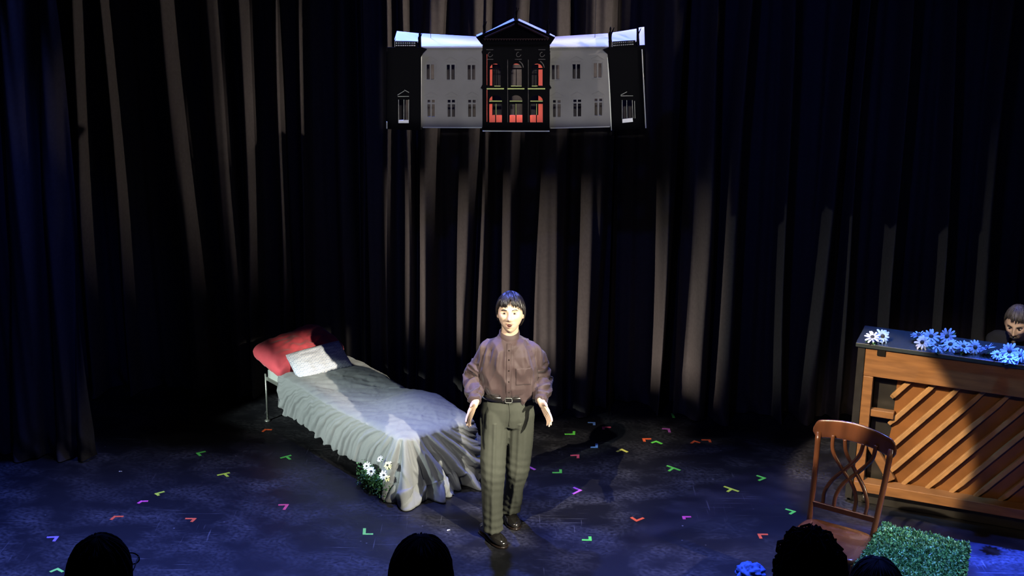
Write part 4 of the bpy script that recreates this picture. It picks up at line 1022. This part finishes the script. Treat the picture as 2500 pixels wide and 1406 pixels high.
# ------------------------------------------------------------------ people
def G(x, z, cx, cz, sx, sz): return math.exp(-((x-cx)/sx)**2-((z-cz)/sz)**2)
def head_fn(open_mouth=1.0):
    def fn(p, d):
        x, y, z = p.x, p.y, p.z
        # jaw taper
        if z < 0.0:
            k = min(1, -z/0.118); x *= 1-0.34*k**1.6; y = y*(1-0.20*k) if y > 0 else y*(1-0.06*k)
            if y > 0: y *= 1-0.30*k
        if z > 0.05: x *= 1.02
        if d.y < -0.05:
            fr = min(1, (-d.y)*1.6); o = 0.0; ax = abs(x)
            y = y*0.93
            if z > 0.02: y *= 1-0.05*min(1, (z-0.02)/0.1)
            o += 0.030*G(x, z, 0, -0.022, 0.0110, 0.013)+0.019*G(x, z, 0, 0.0, 0.0085, 0.022)
            o += 0.008*G(ax, z, 0.014, -0.029, 0.008, 0.008)
            o -= 0.015*G(ax, z, 0.031, 0.012, 0.017, 0.011)
            o += 0.006*G(ax, z, 0.030, 0.033, 0.024, 0.008)
            o += 0.006*G(ax, z, 0.044, -0.018, 0.018, 0.016)
            o -= 0.004*G(ax, z, 0.030, -0.045, 0.010, 0.018)
            o += 0.008*G(x, z, 0, -0.048, 0.024, 0.006)+0.008*G(x, z, 0, -0.072, 0.018, 0.007)
            o -= 0.014*open_mouth*G(x, z, 0, -0.059, 0.014, 0.008)
            o += 0.010*G(x, z, 0, -0.100, 0.022, 0.014)
            y -= o*fr
        return Vector((x, y, z))
    return fn
def add_head(mb, c, R, neck_to, open_mouth=1.0, sc=1.0, neck_r=0.052):
    mb.ellipsoid(c, (0.074*sc, 0.094*sc, 0.118*sc), R, 96, 72, lambda p, d: head_fn(open_mouth)(p/sc, d)*sc)
    for sg in (-1, 1):
        mb.ellipsoid(Vector(c)+R @ Vector((sg*0.074*sc, 0.012, -0.006)), (0.011, 0.018, 0.031), R @ Matrix.Rotation(sg*-0.35, 3, 'Z'), 16, 12)
    mb.capsule(Vector(c)+R @ Vector((0, 0.022, -0.075)), neck_to, neck_r*sc, neck_r*1.1*sc, 24)
def face_parts(root, c, R, sc=1.0, mouth=True, brow=M_HAIR, skin_lid=None):
    c = Vector(c)
    def L(x, y, z): return c+R @ Vector((x*sc, y*sc, z*sc))
    for sg in (-1, 1):
        mb = MB(); mb.ellipsoid(L(sg*0.031, -0.0715, 0.011), (0.0118*sc, 0.008*sc, 0.0044*sc), R, 20, 12); e = part('eye', mb, M_EYEW, root)
        mb = MB(); mb.ellipsoid(L(sg*0.030, -0.0780, 0.0110), (0.0062*sc, 0.0035*sc, 0.0052*sc), R, 14, 8); part('iris', mb, M_EYED, root, parent=e)
        mb = MB(); mb.tube([L(sg*0.014, -0.087, 0.028), L(sg*0.026, -0.0865, 0.034), L(sg*0.038, -0.080, 0.034), L(sg*0.049, -0.069, 0.028)], [0.0018, 0.0026, 0.0024, 0.0012], 8, 0.8); part('eyebrow', mb, brow, root)
    if mouth:
        mb = MB(); mb.ellipsoid(L(0, -0.0790, -0.0595), (0.0135*sc, 0.0055*sc, 0.0092*sc), R, 20, 10); mo = part('mouth', mb, M_MOUTH, root)
        mb = MB(); pts = [L(0.0165*math.cos(a), -0.0855+0.006*abs(math.cos(a)), -0.0595+0.0112*math.sin(a)) for a in [i/20*2*PI for i in range(21)]]
        mb.tube(pts, 0.0024, 8); part('lips', mb, M_LIP, root, parent=mo)
def hair_mesh(c, R, sc=1.0, seed=0, fringe=0.040, side=-0.028, back=-0.10, vol=1.0, notch=0.022, part_x=0.0, locks=150, curly=0.0, rr=(0.088, 0.108, 0.131)):
    mb = MB(); rnd = random.Random(seed); c = Vector(c)
    def low(ph):  # hairline height by azimuth (front = -90 deg)
        fr = -math.sin(ph)
        jag = 0.010*noise.noise(Vector((ph*7, seed, 0)))+0.006*math.sin(ph*23+seed)
        if fr > 0.55: return fringe+jag+notch*math.exp(-((math.cos(ph)-part_x)/0.22)**2)
        if fr > -0.2: t = (0.55-fr)/0.75; return fringe*(1-t)+side*t+jag
        t = min(1, (-0.2-fr)/0.5); return side*(1-t)+back*t+jag
    def fn(p, d):
        ph = math.atan2(d.y, d.x); lo = low(ph)
        st = 0.0028*math.sin(ph*46+3*noise.noise(Vector((d.z*3, ph*2, seed)))+d.z*5)+0.002*math.sin(ph*91)
        q = p*(1+0.02*noise.noise(d*3+Vector((seed, 0, 0))))*vol
        q += d*st*(0.4+0.6*(1-max(d.z, 0)))
        if curly: q += d*curly*(noise.noise(d*7+Vector((seed, 0, 0)))+0.7*noise.noise(d*15))
        if p.z < lo:
            k = min(1, (lo-p.z)/0.012); q = q*(1-k)+Vector((p.x*0.72, p.y*0.72, p.z*0.8))*k
        return q*sc
    mb.ellipsoid(c+R @ Vector((0, 0.006, 0.004)), rr, R, 150, 80, fn)
    for k in range(locks):
        ph = rnd.uniform(0, 2*PI); lo = low(ph)-rnd.uniform(0.0, 0.016); start = rnd.uniform(0.25, 0.9)
        th0 = 0.25+0.6*rnd.random(); th1 = math.acos(max(-0.9, min(0.9, lo/rr[2]))); pts = []
        tw = rnd.gauss(0, 0.10)
        for i in range(7):
            t = i/6; th = th0+(th1-th0)*t; a = ph+tw*t; b_ = 1.012+0.02*math.sin(t*PI)-0.02*t*(1 if t > 0.8 else 0)
            v = Vector((math.sin(th)*math.cos(a)*rr[0], math.sin(th)*math.sin(a)*rr[1], math.cos(th)*rr[2]))*b_*vol*sc
            if curly: v += Vector((rnd.gauss(0, 1), rnd.gauss(0, 1), rnd.gauss(0, 1)))*curly*0.5
            pts.append(c+R @ (v+Vector((0, 0.006, 0.004))))
        mb.tube(pts, [0.0012, 0.0036, 0.005, 0.0052, 0.0045, 0.003, 0.0006], 6, 0.6)
    return mb
def add_hand(mb, wrist, d, n, sgn, curl=0.25, spread=0.10, thumb_out=0.8, sc=1.0):
    """d: wrist->fingers, n: palm normal; thumb on the side t = sgn * (d x n)"""
    d = Vector(d).normalized(); n = Vector(n); n = (n-d*n.dot(d)).normalized(); t = d.cross(n)*sgn; w_ = Vector(wrist)
    mb.capsule(w_-d*0.03, w_+d*0.015, 0.024*sc, 0.025*sc, 14)
    for i, (off, ln) in enumerate(((0.030, 0.95), (0.010, 1.05), (-0.010, 0.98), (-0.029, 0.78))):
        k = w_+d*0.088*sc*(1 if i < 3 else 0.94)+t*off*sc*0.98; mb.capsule(w_+d*0.012+t*off*0.55*sc, k, 0.0155*sc, 0.0120*sc, 12)
        dir_ = (d+t*(off*spread*28)).normalized(); p = k; bend = curl*(0.6+0.25*i)
        for j, (sl, r0_, r1_) in enumerate(((0.043, .0095, .0084), (0.027, .0084, .0076), (0.021, .0076, .0062))):
            bend_j = bend*(0.5+0.5*j); dir_ = (dir_*math.cos(bend_j)+n*math.sin(bend_j)).normalized(); q = p+dir_*sl*ln*sc; mb.capsule(p, q, r0_*sc, r1_*sc, 10); p = q
    p = w_+d*0.022*sc+t*0.026*sc; dir_ = (d*0.75+t*thumb_out+n*0.25).normalized()
    mb.capsule(w_+d*0.02+t*0.01, p+dir_*0.028*sc, 0.017*sc, 0.0135*sc, 12); p = p+dir_*0.028*sc
    for sl, r0_, r1_ in ((0.032, .0125, .0100), (0.026, .0100, .0078)):
        q = p+dir_*sl*sc; mb.capsule(p, q, r0_*sc, r1_*sc, 12); p = q; dir_ = (dir_+d*0.35+n*0.1).normalized()
def wrinkles(co, no, specs):
    tot = np.zeros(len(co))
    for sx, sy, sz, amp, seed, sharp in specs:
        n_ = cubes_noise(co, (sx, sy, sz), seed)
        tot += amp*(1-2*np.minimum(np.abs(n_)*sharp, 1)) if sharp else amp*n_
    return tot

def actor():
    root = thing('person', 'person in dark plum shirt and olive trousers standing centre stage with open hands', 'person', (-0.03, 8.33, 0))
    Rh = Matrix.Rotation(math.radians(-8), 3, 'X') @ Matrix.Rotation(math.radians(-4), 3, 'Z')   # face slightly lifted
    hc = Vector((-0.008, 8.285, 1.583))
    sh = {-1: Vector((-0.178, 8.33, 1.325)), 1: Vector((0.146, 8.33, 1.327))}
    el = {-1: Vector((-0.243, 8.37, 1.105)), 1: Vector((0.200, 8.37, 1.105))}
    wr = {-1: Vector((-0.222, 8.135, 1.045)), 1: Vector((0.188, 8.135, 1.055))}
    hd = {-1: Vector((-0.30, -0.78, -0.50)), 1: Vector((0.36, -0.74, -0.50))}
    hip = {-1: Vector((-0.100, 8.31, 0.93)), 1: Vector((0.060, 8.32, 0.93))}
    kn = {-1: Vector((-0.110, 8.235, 0.500)), 1: Vector((0.047, 8.375, 0.490))}
    an = {-1: Vector((-0.118, 8.295, 0.085)), 1: Vector((0.000, 8.570, 0.085))}
    mb = MB()
    add_head(mb, hc, Rh, Vector((-0.014, 8.325, 1.40)), 1.0, 1.07, 0.048)
    mb.loft([((-0.018, 8.33, z), rx, ry) for z, rx, ry in ((0.88, .10, .08), (0.95, .125, .09), (1.05, .12, .085), (1.2, .14, .095), (1.31, .13, .08), (1.37, .085, .065), (1.42, .06, .055))], 24)
    for s in (-1, 1):
        mb.capsule(sh[s]-Z3*0.03, el[s], 0.027, 0.027); mb.capsule(el[s], wr[s], 0.034, 0.024)
        n0 = Vector((0.85*(-s), -0.05, 0.15)) if s == 1 else Vector((0.85, -0.05, 0.15))
        d = hd[s].normalized(); nn = (n0-d*n0.dot(d)).normalized()
        tdir = Vector((-s*0.35, -0.3, 0.8)); sg = 1 if (d.cross(nn)).dot(tdir) > 0 else -1
        add_hand(mb, wr[s]+d*0.02, d, nn, sg, curl=0.16, spread=0.12, thumb_out=0.75, sc=0.98)
        mb.capsule(hip[s], kn[s], 0.072, 0.048); mb.capsule(kn[s], an[s], 0.046, 0.034)
    for s, hl, te in ((-1, (-0.165, 8.36), (-0.05, 8.195)), (1, (-0.022, 8.64), (0.035, 8.46))):
        mb.capsule(an[s], Vector((hl[0]*.7+te[0]*.3, hl[1]*.7+te[1]*.3, 0.042)), 0.030, 0.024); mb.capsule(Vector((hl[0]*.75+te[0]*.25, hl[1]*.75+te[1]*.25, 0.038)), Vector((hl[0]*.3+te[0]*.7, hl[1]*.3+te[1]*.7, 0.032)), 0.022, 0.014)
    body = part('body', fuse(mb, 0.0032, 4), M_SKIN, root)
    face_parts(root, hc, Rh, 1.07)
    part('hair', hair_mesh(hc, Rh, 1.03, seed=3, fringe=0.056, side=-0.052, back=-0.105, notch=0.040, part_x=0.05, locks=220), M_HAIR, root)
    # shirt
    mb = MB()
    mb.loft([((-0.018, 8.325, z), rx, ry) for z, rx, ry in ((1.005, .150, .102), (1.03, .158, .112), (1.06, .176, .132), (1.10, .182, .138), (1.18, .176, .128), (1.26, .182, .124), (1.31, .180, .116), (1.35, .156, .100), (1.385, .110, .082), (1.412, .072, .066), (1.43, .060, .060))], 40, 2.2)
    for s in (-1, 1):
        mb.capsule(sh[s]+Vector((s*-0.02, 0, -0.005)), el[s]*0.5+sh[s]*0.5, 0.056, 0.054, 20); mb.capsule(el[s]*0.5+sh[s]*0.5, el[s], 0.054, 0.054, 20)
        m_ = el[s].lerp(wr[s], 0.55); mb.capsule(el[s], m_, 0.056, 0.050, 20); mb.capsule(m_, el[s].lerp(wr[s], 0.90), 0.050, 0.034, 20)
    me = fuse(mb, 0.0052, 6)
    def shirt_w(co, no):
        d = wrinkles(co, no, [(9, 9, 2.6, 0.016, 2.0, 2.4), (15, 15, 5.0, 0.007, 7.0, 2.2), (7, 7, 9, 0.010, 4.0, 0)])
        ang = np.arctan2(co[:, 0]+0.016, -(co[:, 1]-8.325)); rad = np.exp(-((1.40-co[:, 2])/0.16)**2)
        d = d+rad*0.0038*np.sin(ang*17+2*np.sin(ang*5))*np.clip((1.385-co[:, 2])/0.05, 0, 1)
        arm = np.abs(co[:, 0]+0.018) > 0.185
        d2 = wrinkles(co, no, [(8, 12, 24, 0.013, 11.0, 1.8)])
        d = np.where(arm & (co[:, 2] < 1.24), d*0.4+d2, d)
        low = np.clip((1.12-co[:, 2])/0.08, 0, 1)*(~arm); d = d+low*0.006*np.sin(co[:, 0]*95+np.sin(co[:, 0]*37)*1.5)
        d = d*np.clip((1.43-co[:, 2])/0.08, 0.25, 1)
        return np.maximum(d, -0.007)
    displace(me, shirt_w)
    bvh = BVHTree.FromPolygons([v.co.copy() for v in me.vertices], [tuple(p_.vertices) for p_ in me.polygons])
    shirt = part('shirt', me, M_SHIRT, root)
    def on_front(x, z, off):
        h = bvh.ray_cast(Vector((x, 7.0, z)), Vector((0, 1, 0)));
        return (h[0] if h[0] is not None else Vector((x, 8.22, z)))+Vector((0, -off, 0))
    def patch(x0, x1, z0, z1, off, nx, nz):
        mb = MB(); top = []; 
        for i in range(nx+1):
            for j in range(nz+1): top.append(on_front(x0+(x1-x0)*i/nx, z0+(z1-z0)*j/nz, off))
        bot = [q+Vector((0, off*1.2, 0)) for q in top]; n1 = len(top); F = []
        for i in range(nx):
            for j in range(nz):
                a = i*(nz+1)+j; F += [(a, a+1, a+nz+2, a+nz+1), (n1+a, n1+a+nz+1, n1+a+nz+2, n1+a+1)]
        per = [i*(nz+1) for i in range(nx+1)]+[nx*(nz+1)+j for j in range(1, nz+1)]+[i*(nz+1)+nz for i in range(nx-1, -1, -1)]+[j for j in range(nz-1, 0, -1)]
        for k in range(len(per)): a, b = per[k], per[(k+1) % len(per)]; F.append((a, b, n1+b, n1+a))
        mb.add(top+bot, F); return mb
    part('placket', patch(-0.030, 0.000, 1.04, 1.395, 0.004, 4, 60), M_SHIRT, root, parent=shirt)
    part('pocket', patch(0.030, 0.125, 1.13, 1.245, 0.0035, 12, 14), M_SHIRT, root, parent=shirt)
    for z in (1.09, 1.16, 1.23, 1.30, 1.36):
        c_ = on_front(-0.015, z, 0.006); mb = MB(); mb.tube([c_+Vector((0, 0.003, 0)), c_+Vector((0, -0.001, 0))], 0.0045, 10); part('button', mb, M_EYED, root, parent=shirt)
    mb = MB(); pts = []
    for ring, (z, rx, ry) in enumerate(((1.400, .070, .068), (1.425, .067, .065), (1.456, .063, .062), (1.458, .059, .058), (1.425, .062, .060), (1.400, .064, .062))):
        for j in range(40):
            a = 2*PI*j/40; fr = -math.sin(a); mb.v.append((-0.014+rx*math.cos(a), 8.318+ry*math.sin(a), z-0.018*max(0, fr)**2))
    for i in range(6):
        for j in range(40): mb.f.append((i*40+j, i*40+(j+1) % 40, ((i+1) % 6)*40+(j+1) % 40, ((i+1) % 6)*40+j))
    part('collar', mb, M_SHIRT, root, parent=shirt)
    for s in (-1, 1):
        mb = MB(); d = (wr[s]-el[s]).normalized(); a = wr[s]-d*0.045; mb.tube([a, a+d*0.006, a+d*0.042, a+d*0.048], [0.033, 0.036, 0.037, 0.033], 20); part('cuff', mb, M_SHIRT, root, parent=shirt)
    # trousers
    mb = MB()
    mb.loft([((-0.020, 8.325, z), rx, ry) for z, rx, ry in ((0.82, .145, .098), (0.88, .163, .112), (0.95, .166, .116), (1.00, .156, .108), (1.035, .150, .102))], 36, 2.3)
    for s in (-1, 1):
        h2 = hip[s]+Vector((0, 0, -0.03)); mb.capsule(h2, hip[s].lerp(kn[s], 0.5), 0.094, 0.087, 20); mb.capsule(hip[s].lerp(kn[s], 0.5), kn[s], 0.087, 0.078, 20)
        c2 = kn[s].lerp(an[s], 0.55); mb.capsule(kn[s], c2, 0.078, 0.071, 20)
        e2 = kn[s].lerp(an[s], 0.96); mb.tube([c2, kn[s].lerp(an[s], 0.8), e2, e2+Vector((0, -0.004, -0.030))], [0.071, 0.067, 0.066, 0.067], 20)
    me = fuse(mb, 0.0065, 5)
    def tr_w(co, no):
        d = wrinkles(co, no, [(7, 7, 1.6, 0.009, 5.0, 2.0), (8, 8, 4, 0.006, 8.0, 0)])
        for s in (-1, 1):   # knees and ankles gather
            for J, am in ((kn[s], 0.0022), (an[s]+Vector((0, 0, 0.07)), 0.003)):
                r = np.linalg.norm(co-np.array(J), axis=1); d = d+am*np.exp(-(r/0.12)**2)*np.sin((co[:, 2]-J.z)*110+co[:, 0]*28)
            # pressed crease down the front of each leg
            tz = np.clip((0.93-co[:, 2])/0.43, 0, 1); tz2 = np.clip((0.50-co[:, 2])/0.41, 0, 1)
            cx = hip[s].x+(kn[s].x-hip[s].x)*tz+(an[s].x-kn[s].x)*tz2
            fr = (no[:, 1] < -0.3)&(co[:, 2] < 0.86); d = d+np.where(fr, 0.010*np.exp(-((co[:, 0]-cx)/0.010)**2), 0)
        return d
    displace(me, tr_w)
    bvh2 = BVHTree.FromPolygons([v.co.copy() for v in me.vertices], [tuple(p_.vertices) for p_ in me.polygons])
    tr = part('trousers', me, M_TROU, root)
    bvh = bvh2
    def on_front(x, z, off):
        h = bvh2.ray_cast(Vector((x, 7.0, z)), Vector((0, 1, 0))); return (h[0] if h[0] is not None else Vector((x, 8.22, z)))+Vector((0, -off, 0))
    mb = MB(); mb.tube([on_front(-0.012+0.008*math.sin(i/9*PI), 1.0-0.16*i/9, 0.002) for i in range(10)], 0.003, 6); part('fly_seam', mb, M_TROU, root, parent=tr)
    mb = MB()
    for ring, (z, e) in enumerate(((1.008, 0.0), (1.010, .006), (1.042, .006), (1.044, 0.0))):
        for j in range(56):
            a = 2*PI*j/56; ca, sa = math.cos(a), math.sin(a); mb.v.append((-0.020+(0.162+e)*math.copysign(abs(ca)**0.87, ca), 8.325+(0.113+e)*math.copysign(abs(sa)**0.87, sa), z))
    for i in range(3):
        for j in range(56): mb.f.append((i*56+j, i*56+(j+1) % 56, (i+1)*56+(j+1) % 56, (i+1)*56+j))
    bl = part('belt', mb, M_LEATH, root)
    mb = MB(); cx, cy, cz = -0.015, 8.201, 1.026
    pts = [Vector((cx+0.022*math.cos(a)/max(abs(math.cos(a)), abs(math.sin(a))), cy, cz+0.015*math.sin(a)/max(abs(math.cos(a)), abs(math.sin(a))))) for a in [i/16*2*PI+0.2 for i in range(17)]]; mb.tube(pts, 0.0028, 6); part('buckle', mb, M_STEEL, root, parent=bl)
    # shoes
    for s, hl, te in ((-1, Vector((-0.166, 8.372, 0)), Vector((-0.030, 8.165, 0))), (1, Vector((-0.030, 8.665, 0)), Vector((0.046, 8.425, 0)))):
        d = te-hl; L_ = 0.285; d.normalize(); x_ = Vector((-d.y, d.x, 0)); st = te-d*L_
        secs = [(0.0, .020, .050), (.03, .033, .060), (.15, .037, .072), (.30, .036, .080), (.45, .040, .070), (.60, .047, .058), (.75, .049, .048), (.88, .042, .040), (.96, .028, .032), (1.0, .010, .022)]
        def shoe(z0, grow, hk, nm, m_, par):
            mb = MB(); n = 24; base = 0
            for t, hw, hh in secs:
                c_ = st+d*(t*L_*(1+grow)-grow*L_*0.3)
                for j in range(n):
                    a = 2*PI*j/n; ca, sa = math.cos(a), math.sin(a)
                    zz = z0+(math.copysign(abs(sa)**0.8, sa)+1)/2*(hh if hk is None else hk)
                    mb.v.append(tuple(c_+x_*(hw+grow*0.1)*math.copysign(abs(ca)**0.75, ca)*(1-(0.35*max(0, sa) if hk is None else 0))+Z3*zz))
            for i in range(len(secs)-1):
                for j in range(n): mb.f.append((i*n+j, i*n+(j+1) % n, (i+1)*n+(j+1) % n, (i+1)*n+j))
            mb.f += [tuple(range(n-1, -1, -1)), tuple((len(secs)-1)*n+j for j in range(n))]
            return part(nm, mb, m_, root, True, par)
        so = shoe(0.014, 0.0, None, 'shoe', M_LEATH, None); shoe(0.0, 0.03, 0.016, 'sole', M_EYED, so)
        mb = MB(); c_ = st+d*0.03; mb.tube([c_+Z3*0.001, c_+Z3*0.022], [0.030, 0.033], 16); part('heel', mb, M_EYED, root, parent=so)
        mb = MB(); c_ = st+d*L_*0.52; mb.tube([c_-x_*0.043+Z3*0.050, c_-x_*0.026+Z3*0.076, c_+Z3*0.084, c_+x_*0.026+Z3*0.076, c_+x_*0.043+Z3*0.050], 0.007, 8, 0.5); part('strap', mb, M_LEATH, root, parent=so)
actor()

def seated(name, label, hc, face_dir, M_body, M_h, M_s, seat_z, floor_z, hair_kw, tilt=0.0, mouth=False, hands_to=None, legs=True, sc=1.0, face=True, lean=0.0, drop=0.235):
    """seated figure; face_dir is the horizontal direction the person looks"""
    hc = Vector(hc); f = Vector(face_dir); f.z = 0; f.normalize(); s = Vector((-f.y, f.x, 0))   # s: toward the person's left
    yaw = math.atan2(f.y, f.x)+PI/2; Rz = Matrix.Rotation(yaw, 3, 'Z'); R = Rz @ Matrix.Rotation(tilt, 3, 'X')
    root = thing('person', label, 'person', (hc.x, hc.y, floor_z))
    def q(a, b, z): return Vector((hc.x, hc.y, 0))+s*a+f*b+Z3*z
    zb = seat_z; zs = hc.z-drop*sc; nb = -0.05-lean; mb = MB()
    add_head(mb, hc, R, q(0, nb*0.9, zs+0.03), 0.2, sc)
    def torso(m_, g):
        for a, b, ra, rb in ((0, 0, .12, .12), (-0.07, -0.07, .10, .10), (0.07, 0.07, .10, .10)):
            m_.capsule(q(a, nb-0.05, zb+0.12), q(b*1.2, nb, zs-0.10), ra+g, rb+g, 22)
        m_.capsule(q(-0.15, nb, zs-0.03), q(0.15, nb, zs-0.03), .055+g, .055+g, 18); m_.capsule(q(0, nb, zs-0.04), q(0, nb*0.95, zs+0.02), .085+g*.5, .052+g*.5, 18)
    torso(mb, -0.012)
    hands = hands_to or [q(-0.12, 0.28, zb+0.16), q(0.12, 0.28, zb+0.16)]
    arms = []
    for sg, hd_ in zip((-1, 1), hands):
        a = q(sg*0.18, nb, zs-0.04); w_ = Vector(hd_); e = (a+w_)/2+s*sg*0.07-Z3*0.12; arms.append((a, e, w_)); mb.capsule(a, e, .042, .036); mb.capsule(e, w_, .036, .024)
        d = (w_-e).normalized(); d = (d+f*0.6); d.z *= 0.3; d.normalize(); nn = Vector((0, 0, -1)); tdir = -s*sg; g_ = 1 if d.cross((nn-d*nn.dot(d)).normalized()).dot(tdir) > 0 else -1
        add_hand(mb, w_+d*0.02, d, nn, g_, curl=0.35, spread=0.08, thumb_out=0.5)
    lg = []
    for sg in (-1, 1):
        h_ = q(sg*0.10, -0.05, zb+0.085); k_ = q(sg*0.12, 0.38, zb+0.075); a_ = q(sg*0.12, 0.40, floor_z+0.08); lg.append((h_, k_, a_)); mb.capsule(h_, k_, .07, .05); mb.capsule(k_, a_, .05, .035)
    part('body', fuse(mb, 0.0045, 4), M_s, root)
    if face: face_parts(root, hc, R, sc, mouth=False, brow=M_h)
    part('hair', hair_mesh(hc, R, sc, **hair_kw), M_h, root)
    mb = MB(); torso(mb, 0.012)
    for a, e, w_ in arms: mb.capsule(a, e, .056, .050); mb.capsule(e, e.lerp(w_, 0.9), .050, .036)
    part('shirt', fuse(mb, 0.009, 5), M_body, root)
    mb = MB()
    for h_, k_, a_ in lg: mb.capsule(h_, k_, .082, .066); mb.capsule(k_, a_+Z3*0.02, .062, .048)
    part('trousers', fuse(mb, 0.011, 4), M_body, root)
    for h_, k_, a_ in lg:
        b = Vector((a_.x, a_.y, floor_z)); mb = MB(); mb.capsule(b-f*0.03+Z3*0.042, b+f*0.14+Z3*0.034, .040, .032, 14); mb.v = [(x, y, max(z, floor_z+0.001)) for x, y, z in mb.v]; part('shoe', mb, M_LEATH, root)
    return root, R, q
# pianist
phc = PY(2483, 791, 9.42)
key = [pp_(1.02, 0.53, 0.70), pp_(1.28, 0.53, 0.70)]
kf = (-PUY).normalized()
proot, pR, pq = seated('person', 'person in black clothes with moustache and goatee seated behind the piano, looking down', phc, kf*1.0+Vector((-0.15, 0, 0)), M_BLACKC, M_HAIR2, M_SKIN2, 0.48, 0.0,
    dict(seed=8, fringe=0.070, side=0.0, back=-0.08, notch=0.018, part_x=-0.5, locks=200, rr=(0.083, 0.105, 0.133)), tilt=math.radians(16), hands_to=[key[1], key[0]] if (key[0]-phc).dot(Vector((-kf.y, kf.x, 0))) > (key[1]-phc).dot(Vector((-kf.y, kf.x, 0))) else key, sc=1.08, lean=0.13, drop=0.15)
mb = MB()
def pL(x, y, z): return Vector(phc)+pR @ Vector((x, y, z))*1.08
mb.tube([pL(-0.028, -0.082, -0.056), pL(-0.014, -0.094, -0.047), pL(0.0, -0.097, -0.045), pL(0.014, -0.094, -0.047), pL(0.028, -0.082, -0.056)], [0.003, 0.007, 0.006, 0.007, 0.003], 8, 0.7); part('moustache', mb, M_HAIR2, proot)
mb = MB(); mb.ellipsoid(pL(0, -0.080, -0.094), (0.017, 0.013, 0.014), pR, 20, 12); part('goatee', mb, M_HAIR2, proot)
# piano bench
bc = pq(0, -0.02, 0); bench = thing('piano_bench', 'black bench under the seated pianist', 'bench', (bc.x, bc.y, 0))
rotb = Matrix((PUX, PUY, Z3)).transposed(); mb = MB(); mb.box(bc+Z3*0.445, (0.60, 0.33, 0.06), rotb); auto_bevel(part('seat', mb, M_BLACKC, bench, False), 0.01)
for sx in (-1, 1):
    for sy in (-1, 1):
        mb = MB(); a = bc+PUX*sx*0.26+PUY*sy*0.13; mb.bar(a, a+Z3*0.415, 0.035, 0.035); part('leg', mb, M_PCASE, bench, False)

# audience heads in the dark
def aud(px, py, D, w_scale, label, **kw):
    top = PY(px, py, D); hc = Vector((top.x, top.y+0.0, top.z-0.132*w_scale))
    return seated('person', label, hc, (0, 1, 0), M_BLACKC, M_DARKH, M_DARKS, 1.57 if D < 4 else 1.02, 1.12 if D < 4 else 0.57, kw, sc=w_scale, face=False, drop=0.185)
r1 = aud(237, 1312, 3.62, 1.03, 'dark silhouetted audience head with glasses at the bottom left', seed=21, fringe=0.045, side=-0.03, back=-0.10, locks=90)
r2 = aud(1028, 1312, 3.62, 1.05, 'dark silhouetted audience head at the bottom centre, left of the actor shoes', seed=22, fringe=0.045, side=-0.02, back=-0.10, locks=90)
r3 = aud(1985, 1304, 3.62, 1.05, 'dark silhouetted curly audience head in front of the chair', seed=23, fringe=0.045, side=-0.04, back=-0.11, locks=120, curly=0.014, vol=1.05)
r4 = aud(2145, 1366, 4.42, 1.12, 'dark silhouetted smooth audience head lowest in frame, in front of the boxwood block', seed=24, fringe=0.045, side=-0.03, back=-0.10, locks=90)
# glasses of the left audience member (rim shows past the cheek)
rr_, R_, q_ = r1; hc = PY(237, 1312, 3.62); hc.z -= 0.136
for sg in (1, -1):
    mb = MB(); c_ = hc+Vector((sg*0.050, 0.105, 0.012)); pts = [c_+Vector((0.024*math.cos(a)+sg*0.012, 0, 0.019*math.sin(a))) for a in [i/24*2*PI for i in range(25)]]; mb.tube(pts, 0.0022, 6)
    mb.tube([c_+Vector((sg*0.034, 0, 0.008)), hc+Vector((sg*0.086, 0.05, 0.012)), hc+Vector((sg*0.084, 0.0, 0.008))], 0.0018, 6); part('glasses', mb, M_WIRE, rr_)
print('objects', len(bpy.data.objects))
